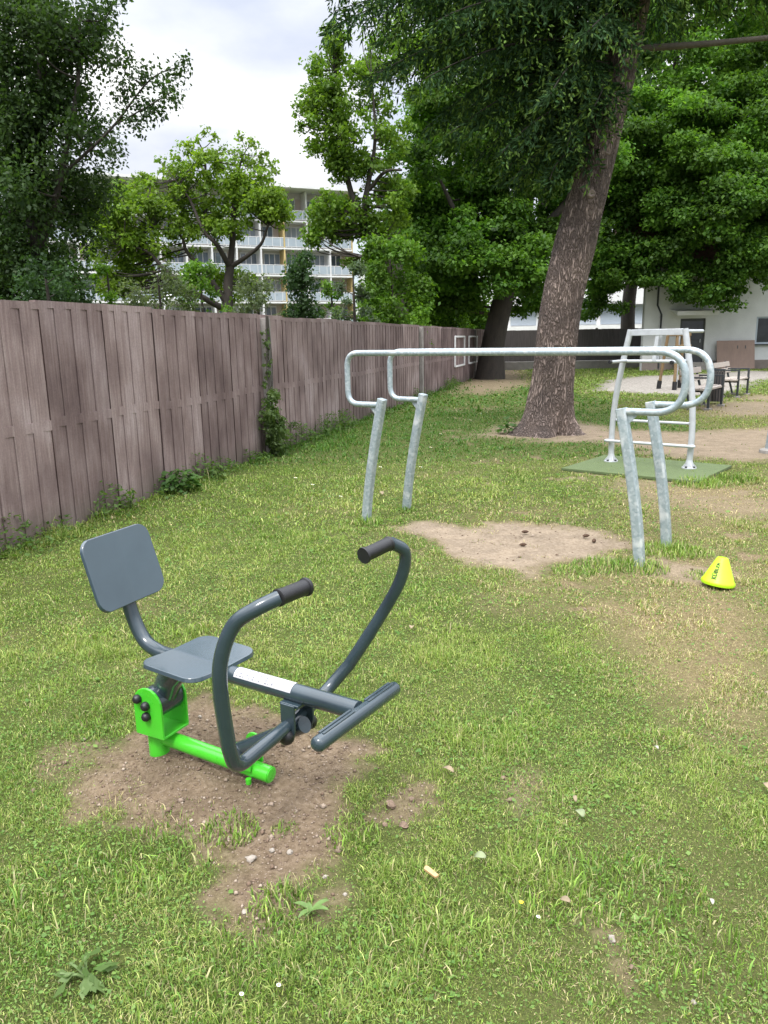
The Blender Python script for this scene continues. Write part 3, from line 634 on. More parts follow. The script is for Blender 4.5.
# seat and backrest: pressed plates with a fold down the middle
def folded_plate(w, h, r, t, bend, fn):
    out = rrect(w, h, r, 7); mb = MB(); rows = []
    na, nbb = 22, 16; vs = []; fs = []
    # grid clipped to the rounded outline by shrinking each row
    def half(y):
        e = abs(y) - (h / 2 - r)
        return w / 2 if e <= 0 else w / 2 - r + math.sqrt(max(0, r * r - e * e))
    ys = [(-math.cos(math.pi * j / nbb)) * h / 2 for j in range(nbb + 1)]
    prof = ((0.0, 1.0), (t * 0.35, 1.0), (t * 0.8, 0.988), (t, 0.965))
    for side in (0, 1):
        for j, y in enumerate(ys):
            for i in range(na + 1):
                a = (2 * i / na - 1); x = a * half(y) * (1 if side == 0 else 0.975); yy = y * (1 if side == 0 else 0.98)
                z = bend * abs(x) + (0.0 if side == 0 else t)
                vs.append(fn(x, yy, z))
    n1 = (na + 1) * (nbb + 1); ix = lambda s, j, i: s * n1 + j * (na + 1) + i
    for j in range(nbb):
        for i in range(na):
            fs.append((ix(1, j, i), ix(1, j, i + 1), ix(1, j + 1, i + 1), ix(1, j + 1, i))); fs.append((ix(0, j, i), ix(0, j + 1, i), ix(0, j + 1, i + 1), ix(0, j, i + 1)))
        for i, o in ((0, 0), (na, 1)):
            q = (ix(0, j, i), ix(1, j, i), ix(1, j + 1, i), ix(0, j + 1, i)); fs.append(q if o == 0 else q[::-1])
    for i in range(na):
        for j, o in ((0, 1), (nbb, 0)):
            q = (ix(0, j, i), ix(1, j, i), ix(1, j, i + 1), ix(0, j, i + 1)); fs.append(q if o == 0 else q[::-1])
    mb.add(vs, fs); return mb
mb = folded_plate(0.335, 0.30, 0.055, 0.016, 0.045, lambda x, y, z: (0.296 + y * 0.999 + x * 0.045, -0.012 + x * 0.999 - y * 0.045, 0.447 + z)); mb.build('seat', 'plate', rower, 50, 0.002)
b = MB(); b.box((0.28, 0, 0.452), (0.2, 0.05, 0.012)); b.lathe([(0.018, 0), (0.02, 0.02), (0.012, 0.034)], (0.155, -0.06, 0.432), 14, axis=(0, 0, -1)); b.build('seat_stopper', 'rubber', rower, 40)
th = math.atan2(-0.092, 0.25)      # lean of the back
def backfn(x, y, z):
    c, s = math.cos(th), math.sin(th); y = y * 1.02 + 0.055 * x; return (-0.094 + y * s / 1.0 + z * c - 0.012, x - 0.004, 0.749 + y * c - z * s)
mb = folded_plate(0.325, 0.285, 0.05, 0.014, 0.05, backfn); br = mb.build('backrest', 'plate', rower, 50, 0.002)
b = MB(); b.tube(catmull([(0.16, 0, 0.427), (0.06, 0, 0.432), (-0.015, 0, 0.462), (-0.065, 0, 0.535), (-0.095, 0, 0.62), (-0.128, 0, 0.72), (-0.145, 0, 0.78)], 7), 0.0285, 20); b.build('backrest_tube', 'paint', rower, 60)
# lever frame, one bent tube
pts = [(0.936, -0.284, 0.888), (0.893, -0.340, 0.862), (0.838, -0.372, 0.815), (0.796, -0.388, 0.715), (0.782, -0.388, 0.605), (0.764, -0.352, 0.40)]
near = catmull(pts, 8)
mid = fillet([(0.764, -0.352, 0.40), (0.752, -0.318, 0.305), (0.735, 0.0, 0.325), (0.70, 0.215, 0.325), (0.765, 0.285, 0.425)], [0.075, 0.02, 0.08], 8)
far = catmull([(0.765, 0.285, 0.425), (0.85, 0.318, 0.57), (0.932, 0.346, 0.72), (0.967, 0.352, 0.81), (0.978, 0.335, 0.88), (0.956, 0.285, 0.918)], 8)
b = MB(); b.tube(near[:-1] + mid[:-1] + far, [0.0225] * (len(near) - 8) + [0.0235] * (len(mid) + 14) + [0.0222] * (len(far) - 8), 20); lv = b.build('lever_frame', 'paint', rower, 60)
for a, c in (((0.945, -0.168, 0.889), (0.936, -0.290, 0.888)), ((0.931, 0.15, 0.901), (0.953, 0.28, 0.916))):
    a, c = Vector(a), Vector(c); d = (c - a); Lg = d.length; d.normalize()
    b = MB(); b.lathe([(0.019, 0), (0.028, 0.001), (0.029, 0.006), (0.028, 0.010), (0.0242, 0.012), (0.0242, Lg - 0.008), (0.0262, Lg - 0.006), (0.0262, Lg), (0.0225, Lg + 0.002)], a, 22, axis=d); gpn = b.build('handle_grip', 'rubber', lv, 40)
b = MB(); b.tube([(0.44, 0.0, 0.118), (0.775, 0, 0.316)], 0.029, 22); b.tube([(0.466, -0.031, 0.129), (0.466, 0.031, 0.129)], 0.029, 20); b.build('pivot_link', 'paint', rower, 40)

# ------------------------------------------------------------------ parallel bars
PL = np.array([0.8024, -0.597]); PN = np.array([0.597, 0.8024])
bars = thing('parallel_bars', 'galvanised steel parallel bars with looped ends on four curved posts', 'exercise bars', (1.017, 6.23, 0), math.atan2(PL[1], PL[0]))
SQ = [(1, 0.72), (0.72, 1), (-0.72, 1), (-1, 0.72), (-1, -0.72), (-0.72, -1), (0.72, -1), (1, -0.72)]
for w in (-0.317, 0.317):
    for sx in (-1, 1):
        pp = [(sx * (1.23 - (0.20 if sx < 0 else 0.185) * (max(z, 0) / 1.1) ** 1.35), w, z) for z in np.linspace(-0.05, 1.105, 16)]
        b = MB(); b.tube(pp, 0.036, shape=SQ, up=(1, 0, 0)); po = b.build('post', 'galv', bars, None, 0.004)
        zz = 1.052 if sx < 0 else 1.085
        xx = sx * 1.075
        b = MB(); b.prism([(xx, zz - 0.02), (xx + sx * 0.09, zz - 0.02), (xx + sx * 0.015, zz - 0.10)], 0.008, lambda a, c, d, w=w: (a, w - 0.004 + d, c)); b.build('gusset', 'galv', po)
    path = fillet([(-1.05, w, 1.052), (-1.405, w, 1.052), (-1.405, w, 1.490), (1.465, w, 1.490), (1.465, w, 1.085), (1.06, w, 1.085)], [0.12, 0.12, 0.2, 0.2], 12)
    b = MB(); b.tube(path, 0.0245, 18); b.build('rail', 'galv', bars, 60)

# ------------------------------------------------------------------ dip and pull-up frame on a rubber mat
LC = np.array([3.285, 9.353]); LA = math.atan2(-0.633, 0.774)
dip = thing('exercise_frame', 'pale grey pull-up and dip frame with black capped handles standing on green mat', 'exercise frame', (LC[0], LC[1], 0.035), LA)
for s in (-1, 1):
    prof = [(0.487, 0.0), (0.488, 0.1), (0.493, 0.42), (0.468, 0.80), (0.41, 1.19), (0.326, 1.63)]
    b = MB(); b.tube(catmull([(s * x, 0.02 * (z / 1.6), z) for x, z in prof], 6), 0.036, 18); lg = b.build('leg', 'whitemetal', dip, 60)
    b = MB(); b.lathe([(0.085, 0), (0.085, 0.010), (0.055, 0.016), (0.042, 0.07), (0.037, 0.10)], (s * 0.487, 0, 0.0), 20)
    for k in range(4):
        a = k * math.pi / 2 + 0.6; b.prism([(0.03, 0.01), (0.09, 0.01), (0.035, 0.075)], 0.008, lambda q, c, d, a=a, s=s: (s * 0.487 + q * math.cos(a) - d * math.sin(a), q * math.sin(a) + d * math.cos(a), c))
    ft = b.build('foot_flange', 'whitemetal', lg, 40)
    for k in range(4):
        a = k * math.pi / 2 + 1.35; b = MB(); b.lathe([(0.016, 0), (0.016, 0.014), (0.011, 0.018)], (s * 0.487 + 0.066 * math.cos(a), 0.066 * math.sin(a), 0.011), 8); b.build('bolt', 'rubber', ft, 40)
    b = MB(); b.tube([(s * 0.362, 0.03, 1.262), (s * 0.362, -0.47, 1.258)], 0.019, 14); h = b.build('dip_handle', 'whitemetal', dip, 40)
    b = MB(); b.lathe([(0.021, 0), (0.0235, 0.004), (0.0235, 0.04), (0.018, 0.048)], (s * 0.362, -0.44, 1.258), 14, axis=(0, -1, 0)); b.build('handle_cap', 'rubber', h, 40)
    b = MB(); b.tube([(s * 0.34, 0.02, 1.60), (s * 0.36, 0.56, 1.60)], 0.021, 14); b.build('pull_up_handle', 'whitemetal', dip, 40)
b = MB(); b.box((0, 0.02, 1.595), (0.62, 0.045, 0.075)); b.build('top_beam', 'whitemetal', dip, None, 0.006)
b = MB(); b.tube([(-0.40, 0.016, 1.255), (0.40, 0.016, 1.255)], 0.02, 14); b.build('cross_bar', 'whitemetal', dip, 40)
for y in (-0.005, 0.10):
    b = MB(); b.bar((0.012, y + 0.02, 1.59), (-0.012, y, 1.25), 0.045, 0.02, (0, 1, 0)); b.build('brace', 'whitemetal', dip, None, 0.003)
b = MB(); b.tube([(-0.45, 0.008, 0.53), (0.47, 0.008, 0.53)], 0.017, 12); b.build('rung', 'whitemetal', dip, 40)
b = MB(); b.tube(fillet([(-0.50, 0.0, 0.27), (-0.56, -0.07, 0.27), (0.56, -0.07, 0.27), (0.50, 0.0, 0.27)], [0.04, 0.04], 6), 0.019, 12); b.build('rung', 'whitemetal', dip, 40)
b = MB(); b.box((0.03, -0.15, 0.018), (1.62, 1.30, 0.034)); mt = b.build('rubber_mat', 'mat', None, None, 0.006)
mt.location = (LC[0], LC[1], 0.0); mt.rotation_euler = (0, 0, LA); tag(mt, 'green rubber ground mat under the pale exercise frame', 'ground mat')

# ------------------------------------------------------------------ marker cone
CB = gp(719, 587)
cone = thing('marker_cone', 'fluorescent yellow sports marker cone tilted on dry lawn', 'marker cone', (CB[0], CB[1] + 0.02, 0.026), 0)
cone.rotation_euler = (R_(-3), R_(8), R_(0))
b = MB(); b.lathe([(0.103, -0.012), (0.106, 0.0), (0.103, 0.012), (0.097, 0.018), (0.036, 0.160), (0.030, 0.166), (0.022, 0.168), (0.018, 0.150), (0.085, 0.012)], (0, 0, 0), 40, caps=False); b.build('cone_body', 'cone', cone, 50)
tx = bpy.data.curves.new('lettering', 'FONT'); tx.body = 'KÜBLER'; tx.size = 0.034; tx.extrude = 0.0004; tx.align_x = 'CENTER'; tx.align_y = 'CENTER'; tx.offset = 0.0006
to = bpy.data.objects.new('lettering', tx); COL.objects.link(to)
dg = bpy.context.evaluated_depsgraph_get(); dg.update(); tme = bpy.data.meshes.new_from_object(to.evaluated_get(dg)); bpy.data.objects.remove(to)
a_c = R_(-90 - 44)
for v_ in tme.vertices:                                   # x runs up the slope, y round the cone
    zz = 0.084 + v_.co.x * 0.88; rr_c = 0.097 - (zz - 0.018) * 0.43 + 0.0042 + v_.co.z; aa = a_c - v_.co.y / 0.069
    v_.co = (rr_c * math.cos(aa), rr_c * math.sin(aa), zz)
tme.materials.clear(); tme.materials.append(MAT['black']); tme.update()
lo = bpy.data.objects.new('lettering', tme); COL.objects.link(lo); lo.parent = cone

# ------------------------------------------------------------------ concrete fence on the left
FANG = math.atan2(FT[1], FT[0]); PW = 0.90
fence = thing('concrete_fence', 'long mauve concrete fence of moulded plank panels along the lawn', 'fence', (FA[0], FA[1], 0), FANG)
def fence_panel():
    mb = MB(); W, Hh, D, T = PW - 0.008, 1.965, 0.0095, 0.06
    def q(*pts): mb.add(pts, [tuple(range(len(pts)))])
    secs = ((-0.12, 0.90), (0.985, 1.905)); bands = ((0.90, 0.985), (1.905, Hh))
    # local: x along fence, y = -out (front faces -y)
    for z0, z1 in bands: q((0, 0, z0), (W, 0, z0), (W, 0, z1), (0, 0, z1))
    for z0, z1 in secs:
        pw = W / 4
        for k in range(4):
            x0, x1 = k * pw, (k + 1) * pw; xs = x0 + pw * 0.52; xm = x1 - 0.006; D2 = D + 0.003
            q((x0, 0, z0), (xs, 0, z0), (xs, 0, z1), (x0, 0, z1))
            q((xs, 0, z0), (xm, D, z0), (xm, D, z1), (xs, 0, z1))
            q((xm, D, z0), (xm, D2, z0), (xm, D2, z1), (xm, D, z1)); q((xm, D2, z0), (x1, D2, z0), (x1, D2, z1), (xm, D2, z1))
            q((x1, D2, z0), (x1, 0, z0), (x1, 0, z1), (x1, D2, z1))
            for zz in (z0, z1): q((xs, 0, zz), (xm, D, zz), (xm, D2, zz), (x1, D2, zz), (x1, 0, zz))
    z0 = -0.12
    q((0, 0, Hh), (W, 0, Hh), (W, T, Hh), (0, T, Hh)); q((0, 0, z0), (0, 0, Hh), (0, T, Hh), (0, T, z0)); q((W, 0, z0), (W, T, z0), (W, T, Hh), (W, 0, Hh)); q((0, T, z0), (0, T, Hh), (W, T, Hh), (W, T, z0))
    return mb
p0 = fence_panel().build('panel', 'panel', fence)
NP0, NP1 = -9, 38
for k in range(NP0, NP1):
    o = p0 if k == NP0 else p0.copy()
    if k != NP0: COL.objects.link(o); o.parent = fence
    o.location = (k * PW, 0.009 * math.sin(k * 2.3), 0.012 * math.sin(k * 1.7 + 0.4) * (1 if k < 12 else 0.6)); o.rotation_euler = (R_(0.35 * math.sin(k * 3.1)), 0, R_(-1.3 + 0.45 * math.sin(k * 1.9)))
def fx(s, off=0.0, z=0.0): p = FA + FT * s + FN * off; return np.array([p[0], p[1], z])
for s in (5.20 * PW, 17.2 * PW, 29.2 * PW):
    b = MB(); b.box((s, -0.025, 0.93), (0.15, 0.16, 1.99)); b.build('post', 'postconc', fence, None, 0.008)
# white rectangular frames fixed to the far end of the fence
for i, (y0, y1, lab) in enumerate(((27.1, 29.2, 'nearer of two white rectangular frames fixed on the concrete fence'), (30.3, 32.5, 'farther of two white rectangular frames fixed on the concrete fence'))):
    s0, s1 = (y0 - FA[1]) / FT[1], (y1 - FA[1]) / FT[1]; c = fx((s0 + s1) / 2, 0.06)
    fr = thing('target_frame', lab, 'frame', c, FANG, 'white frames on the fence'); hw = (s1 - s0) / 2
    b = MB()
    b.box((-hw, 0, 1.15), (0.06, 0.05, 1.05)); b.box((hw, 0, 1.15), (0.06, 0.05, 1.05)); b.box((0, 0, 1.66), (2 * hw - 0.062, 0.048, 0.06)); b.box((0, 0, 0.64), (2 * hw - 0.062, 0.048, 0.06))
    b.build('bar', 'white', fr)

# ------------------------------------------------------------------ back of the yard: board fence, low wall, house
YB = 40.5
bf = thing('board_fence', 'weathered dark grey board fence across the back of the yard', 'fence', (5.9, YB, 0), 0)
b = MB(); x = 0.0
while x < 10.5:
    w = 0.14 + 0.03 * random.random(); b.box((x + w / 2, 0.014 * (int(x * 7.3) % 2) + 0.004 * random.random(), 0.97 + 0.012 * random.random()), (w + 0.012, 0.012, 1.94)); x += w
b.build('boards', 'backfence', bf)
for k in range(5):
    b = MB(); b.box((0.05 + k * 2.6, 0.09, 1.0), (0.1, 0.1, 2.0)); b.build('post', 'backfence', bf)
for z in (0.4, 1.6):
    b = MB(); b.box((5.2, 0.045, z), (10.4, 0.04, 0.1)); b.build('rail', 'backfence', bf)
b = MB(); b.box((10.2, 39.2, 0.19), (8.0, 0.3, 0.42)); lw = b.build('low_wall', 'concrete', None, None, 0.02); tag(lw, 'low concrete wall in front of the dark board fence', 'wall')

HY = 35.7
house = thing('house', 'white rendered house with brown plinth, dark door and canopy', 'house', (11.95, HY, 0), 0)
b = MB(); W_, D_, Z_ = 16.0, 5.0, 4.6
ops = [(1.65, 2.80, 0.0, 2.30), (5.10, 6.45, 1.12, 2.32), (9.5, 10.9, 1.12, 2.32)]
xs = sorted({0.0, W_} | {o[0] for o in ops} | {o[1] for o in ops})
for xa, xb in zip(xs[:-1], xs[1:]):
    op = [o for o in ops if o[0] <= xa + 1e-6 and o[1] >= xb - 1e-6]
    if not op: b.box(((xa + xb) / 2, 0.15, Z_ / 2), (xb - xa, 0.3, Z_))
    else:
        _, _, za, zb = op[0]
        if za > 0: b.box(((xa + xb) / 2, 0.15, za / 2), (xb - xa, 0.3, za))
        b.box(((xa + xb) / 2, 0.15, (zb + Z_) / 2), (xb - xa, 0.3, Z_ - zb))
b.bar((0.16, 0.305, Z_ / 2), (1.85, D_, Z_ / 2), 0.3, Z_); b.box((W_ - 0.15, 0.3 + (D_ - 0.3) / 2, Z_ / 2), (0.3, D_ - 0.3, Z_)); b.box((W_ / 2 + 0.9, D_ + 0.15, Z_ / 2), (W_ - 1.8, 0.3, Z_))
b.build('wall', 'stucco', house)
b = MB(); b.box((0.82, -0.02, 0.2), (1.64, 0.04, 0.41)); b.box((9.4, -0.02, 0.2), (13.2, 0.04, 0.41)); b.build('plinth', 'plinth', house)
b = MB(); vs = [(-0.5, -0.5, 4.5), (W_ + 0.5, -0.5, 4.5), (W_ + 0.5, D_ + 0.8, 4.5), (-0.5, D_ + 0.8, 4.5), (-0.5, D_ / 2, 7.6), (W_ + 0.5, D_ / 2, 7.6)]
b.add(vs, [(0, 1, 5, 4), (2, 3, 4, 5), (0, 4, 3), (1, 2, 5), (3, 2, 1, 0)]); b.build('roof', 'roof', house)
b = MB(); b.box((2.225, 0.12, 1.32), (1.14, 0.06, 1.94)); dr_ = b.build('door', 'door', house)
b = MB(); b.box((2.225, 0.085, 1.75), (0.95, 0.012, 0.85)); b.build('pane', 'darkglass', dr_)
b = MB(); b.box((2.62, 0.07, 1.3), (0.03, 0.05, 0.16)); b.build('handle', 'whitemetal', dr_)
b = MB(); b.box((2.225, -0.2, 0.17), (1.6, 0.7, 0.36)); b.build('door_step', 'concrete', house)
b = MB(); b.add([(1.15, -0.9, 2.42), (2.98, -0.9, 2.42), (2.98, -0.02, 2.66), (1.15, -0.02, 2.66), (1.15, -0.9, 2.60), (2.98, -0.9, 2.60), (2.98, -0.02, 2.72), (1.15, -0.02, 2.72)], [(3, 2, 1, 0), (4, 5, 6, 7), (0, 1, 5, 4), (1, 2, 6, 5), (2, 3, 7, 6), (3, 0, 4, 7)]); b.build('canopy', 'white', house)
for xa, xb in ((5.10, 6.45), (9.5, 10.9)):
    b = MB(); xm = (xa + xb) / 2; w = xb - xa
    b.box((xm, 0.1, 2.285), (w, 0.1, 0.07)); b.box((xm, 0.1, 1.155), (w, 0.1, 0.07)); b.box((xa + 0.05, 0.1, 1.72), (0.10, 0.1, 1.06)); b.box((xb - 0.05, 0.1, 1.72), (0.10, 0.1, 1.06))
    wi = b.build('window', 'railing', house)
    b = MB(); b.box((xm, 0.12, 1.72), (w - 0.2, 0.02, 1.06)); b.build('pane', 'darkglass', wi)
    b = MB(); b.box((xm, -0.06, 1.09), (w + 0.16, 0.16, 0.05)); b.build('sill', 'steel', wi)
b = MB(); b.tube([(0.55, -0.05, 4.5), (0.55, -0.05, 2.9), (0.75, -0.05, 2.5), (0.75, -0.05, 0.1)], 0.04, 10); b.build('downpipe', 'steel', house, 40)
lb = thing('leaning_board', 'tan wooden board leaning against the white house wall', 'board', (16.08, HY - 0.32, 0), 0)
b = MB(); rx = Matrix.Rotation(R_(-10), 3, 'X'); b.box((0, 0, 0.66), (1.72, 0.03, 1.28), rx); b.build('panel', 'board', lb, None, 0.004)
for x in (0.0, 0.35):
    b = MB(); b.box((x - 0.02, -0.026 - 0.16, 1.0), (0.03, 0.02, 0.14), rx); b.build('hand_slot', 'steel', lb)
# white low building beyond the board fence
wb = thing('white_building', 'low white building with dark window band behind the board fence', 'building', (7.0, 52, 0), 0)
b = MB(); b.box((5.5, 3, 1.15), (16, 6, 2.3)); b.box((5.5, 3, 4.35), (16, 6, 1.5)); b.box((5.5, 3.25, 2.95), (16, 5.5, 1.3)); b.build('wall', 'white', wb)
for k in range(8):
    b = MB(); b.box((-1.5 + k * 2.0, 0.46, 2.95), (1.7, 0.06, 1.2)); b.build('window', 'glass', wb)

# ------------------------------------------------------------------ apartment block
a1, a2 = at(100, 177, 80.0), at(352, 191.5, 90.5); a1 = a1 - (a2 - a1) * 0.3
zroof = 0.5 * (at(112, 177, 80.3)[2] + at(302, 189, 88.3)[2])
adir = np.array([a2[0] - a1[0], a2[1] - a1[1]]); alen = float(np.hypot(*adir)); nbay = 13; bw = alen / nbay; nfl = 6; fh = zroof / (nfl + 0.18)
apt = thing('apartment_block', 'pale six storey apartment block with rows of glazed balconies beyond the fence', 'building', (a1[0], a1[1], 0), math.atan2(adir[1], adir[0]))
b = MB(); b.box((alen / 2, 7.2, zroof / 2), (alen, 10, zroof)); b.build('wall', 'apt', apt)
b = MB(); b.box((alen / 2, 5.6, zroof + 0.02), (alen + 0.8, 13.4, 0.28)); b.build('roof', 'aptwhite', apt)
for f in range(nfl):
    b = MB(); b.box((alen / 2, 1.45, f * fh + 0.09), (alen, 2.2, 0.18)); b.build('balcony_slab', 'aptwhite', apt)
for k in range(nbay + 1):
    b = MB(); b.box((k * bw, 1.35, zroof / 2 - 0.08), (0.16, 1.96, zroof - 0.2)); b.build('fin_wall', ('aptwhite', 'yellow')[1 if k in (10, 13) else 0], apt)
w0 = None; r0 = None; pk = None; rr = random.Random(4)
for f in range(nfl):
    for k in range(nbay):
        cx = (k + 0.5) * bw; z = f * fh
        if w0 is None:
            b = MB(); ww = bw * 0.68
            for dx in (-ww / 2, -ww / 6, ww / 6, ww / 2): b.box((dx, 0, 1.28), (0.09, 0.08, 2.2))
            b.box((0, 0, 2.38), (ww + 0.09, 0.08, 0.09)); b.box((0, 0, 0.95), (ww, 0.07, 0.07)); w0 = b.build('window', 'aptwhite', apt)
            b = MB(); b.box((0, 0.03, 1.25), (ww, 0.02, 2.1)); b.build('pane', 'glass', w0)
            b = MB(); b.box((0, 0, 0.62), (bw - 0.2, 0.04, 0.82)); r0 = b.build('railing', 'railing', apt)
            b = MB(); b.box((0, 0, 1.08), (bw - 0.18, 0.07, 0.06)); b.box((0, 0, 0.17), (bw - 0.18, 0.06, 0.05))
            for dx in (-0.33, 0, 0.33): b.box((dx * bw, -0.01, 0.62), (0.05, 0.05, 0.9))
            b.build('rail', 'aptwhite', r0)
            b = MB(); b.box((0, 0, 1.35), (bw * 0.22, 0.06, 2.3)); pk = b.build('wall_panel', 'aptpink', apt); wn, rl, pn_ = w0, r0, pk
        else:
            wn = copy_tree(w0, apt); rl = copy_tree(r0, apt); pn_ = copy_tree(pk, apt)
        sgn = -1 if rr.random() < 0.5 else 1
        wn.location = (cx - sgn * bw * 0.13, 2.16, z + 0.18); rl.location = (cx, 0.42, z + 0.12); pn_.location = (cx + sgn * bw * 0.36, 2.2, z + 0.15)
ab2 = thing('grey_block', 'pale grey building between the trees behind the fence', 'building', (at(352, 300, 66)[0], 66, 0), 0)
b = MB(); b.box((3.2, 4, 4.2), (5.2, 8, 8.4)); b.build('wall', 'aptwhite', ab2)
for k in range(2):
    for f in range(3):
        b = MB(); b.box((1.7 + k * 2.4, -0.02, 1.6 + f * 2.7), (1.2, 0.06, 1.5)); b.build('window', 'glass', ab2)
# street lamp with a globe beyond the fence
lpz = at(170, 300, 30)
lamp = thing('street_lamp', 'white globe lamp on a thin pole just above the fence', 'street lamp', (lpz[0], 30, 0), 0)
b = MB(); b.tube([(0, 0, 0), (0, 0, lpz[2] - 0.2)], [0.06, 0.045], 12); b.build('pole', 'whitemetal', lamp, 40)
b = MB(); b.ball((0, 0, lpz[2]), 0.21, 18); b.build('lamp_globe', 'globe', lamp, 180)

# ------------------------------------------------------------------ benches, litter bin, wooden play frame, post
def bench():
    t = thing('park_bench', 'nearer park bench with pale slats beside the litter bin', 'bench', (0, 0, 0), 0, 'benches by the gravel')
    # local: x = length, y = depth, sitter faces -y
    for z, yy in ((0.44, -0.16), (0.445, 0.0), (0.44, 0.16)):
        b = MB(); b.box((0, yy, z), (1.62, 0.14, 0.045)); b.build('seat_slat', 'slat', t, None, 0.006)
    rx = Matrix.Rotation(R_(-14), 3, 'X')
    for z, yy in ((0.64, 0.30), (0.80, 0.34)):
        b = MB(); b.box((0, yy, z), (1.62, 0.04, 0.13), rx); b.build('back_slat', 'slat', t, None, 0.006)
    for s in (-0.56, 0.56):
        b = MB(); b.bar((s, -0.23, 0), (s, -0.23, 0.66), 0.05, 0.05, (0, 1, 0)); b.bar((s, -0.25, 0.68), (s, 0.30, 0.68), 0.05, 0.035); b.bar((s, -0.2, 0.395), (s, 0.24, 0.395), 0.045, 0.045)
        b.bar((s, 0.13, 0.0), (s, 0.385, 0.88), 0.05, 0.045, (0, 1, 0)); b.build('leg', 'steel', t, None, 0.004)
        b = MB(); b.box((s, -0.23, 0.015), (0.16, 0.13, 0.04)); b.box((s, 0.13, 0.015), (0.13, 0.13, 0.036)); b.build('foot_plate', 'concrete', t)
    return t
bn = bench(); BD = math.atan2(0.8, 0.6)
def place_bench(o, p):      # p: foot of the nearer front leg
    o.rotation_euler = (0, 0, BD); c, s = math.cos(BD), math.sin(BD); o.location = (p[0] - (-0.56 * c + 0.23 * s), p[1] - (-0.56 * s - 0.23 * c), 0)
place_bench(bn, (7.02, 16.55))
b2 = copy_tree(bn); place_bench(b2, (9.1, 19.75)); b2['label'] = 'farther park bench with pale slats on the lawn before the white house'
bp_ = gp(716.5, 404)
bn2 = thing('litter_bin', 'dark slatted litter bin between the two park benches', 'bin', (bp_[0], bp_[1] + 0.1, 0), 0.3)
b = MB()
for k in range(18):
    a = 2 * math.pi * k / 18; b.box((0.17 * math.cos(a), 0.17 * math.sin(a), 0.42), (0.012, 0.036, 0.72), Matrix.Rotation(a, 3, 'Z'))
b.build('slats', 'backfence', bn2)
b = MB(); b.lathe([(0.155, 0.06), (0.155, 0.74), (0.15, 0.74), (0.15, 0.08)], (0, 0, 0), 24); b.build('liner', 'steel', bn2, 40)
b = MB(); b.lathe([(0.18, 0.76), (0.185, 0.78), (0.18, 0.80), (0.165, 0.80), (0.165, 0.76)], (0, 0, 0), 24, caps=False); b.build('rim', 'steel', bn2, 40)
wp = gp(676, 389)
pf_ = thing('play_frame', 'small wooden climbing frame with black feet on the gravel', 'play frame', (wp[0], wp[1], 0), 0.15)
for sx, sy in ((-0.22, -0.35), (0.22, -0.35), (0.3, 0.4), (-0.3, 0.4)):
    b = MB(); b.tube([(sx * 1.15, sy, 0), (sx * 0.8, sy * 0.55, 1.62)], 0.045, 12); lg = b.build('leg', 'wood', pf_, 50)
    b = MB(); b.tube([(sx * 1.155, sy * 1.01, -0.02), (sx * 1.10, sy * 0.97, 0.24)], 0.068, 12); b.build('foot', 'rubber', lg, 50)
for z, y in ((1.60, -0.2), (1.60, 0.22), (1.25, -0.25)):
    b = MB(); b.box((0, y, z), (0.48, 0.09, 0.10)); b.build('crossbeam', 'wood', pf_, None, 0.01)
b = MB(); b.tube([(0.0, 0, 1.58), (0.0, 0, 0.05)], 0.028, 10); b.build('pole', 'whitemetal', pf_, 50)
pp = gp(771, 452)
sp_ = thing('steel_post', 'grey steel post in a concrete foot at the edge of the trodden earth', 'post', (pp[0], pp[1], 0), 0)
b = MB(); b.box((0, 0, 0.6), (0.07, 0.07, 1.2), Matrix.Rotation(R_(4), 3, 'Y')); b.build('shaft', 'galv', sp_, None, 0.004)
b = MB(); b.lathe([(0.16, -0.05), (0.15, 0.03), (0.10, 0.05)], (0, 0, 0), 10); b.build('foot', 'concrete', sp_)

# ------------------------------------------------------------------ trees
def leaf_cloud(cent, rad, per, L, W, cA, cB, flat=0.7, up=0.7, shell=2.2, tone=0.25, bright=None, pb=0.3):
    """cent (m,3) clump centres, rad (m,) radii -> verts, quads, colours"""
    m = len(cent); rad = np.asarray(rad); per_ = np.maximum(8, (per * (rad / rad.mean()) ** 2).astype(int)); own = np.repeat(np.arange(m), per_); n = len(own)
    d = unit(RNG.normal(0, 1, (n, 3))); q = RNG.uniform(0, 1, n) ** (1 / shell)
    jit = RNG.lognormal(0, 0.18, n)
    c = cent[own] + d * (rad[own] * q * jit)[:, None] * np.array([1, 1, flat])
    nr = d * 0.55 + np.array([0, 0, up]) + RNG.normal(0, 0.45, (n, 3))
    ax = RNG.normal(0, 1, (n, 3)) + d * 0.6 + np.array([0, 0, -0.35])
    s = RNG.lognormal(0, 0.25, n); V, Qd = leaf_quads(c, ax, nr, L * s, W * s, 0.12)
    t = np.clip(RNG.uniform(0, 1, n)[:, None] * 0.7 + RNG.uniform(0, 0.3, m)[own][:, None], 0, 1)
    col = np.array(cA) * (1 - t) + np.array(cB) * t
    col = col * (1 + tone * (RNG.uniform(-1, 1, m)[own][:, None]))
    if bright is not None:
        k = RNG.uniform(0, 1, n) < pb; col[k] = np.array(bright) * RNG.uniform(0.8, 1.2, (k.sum(), 1))
    return V, Qd, np.repeat(col, 4, 0)
def ell(c, r, n, rad, shell=3.0):
    d = unit(RNG.normal(0, 1, (n, 3))); q = RNG.uniform(0.05, 1, n) ** (1 / shell)
    return np.asarray(c) + d * q[:, None] * np.asarray(r), rad * RNG.uniform(0.7, 1.3, n)
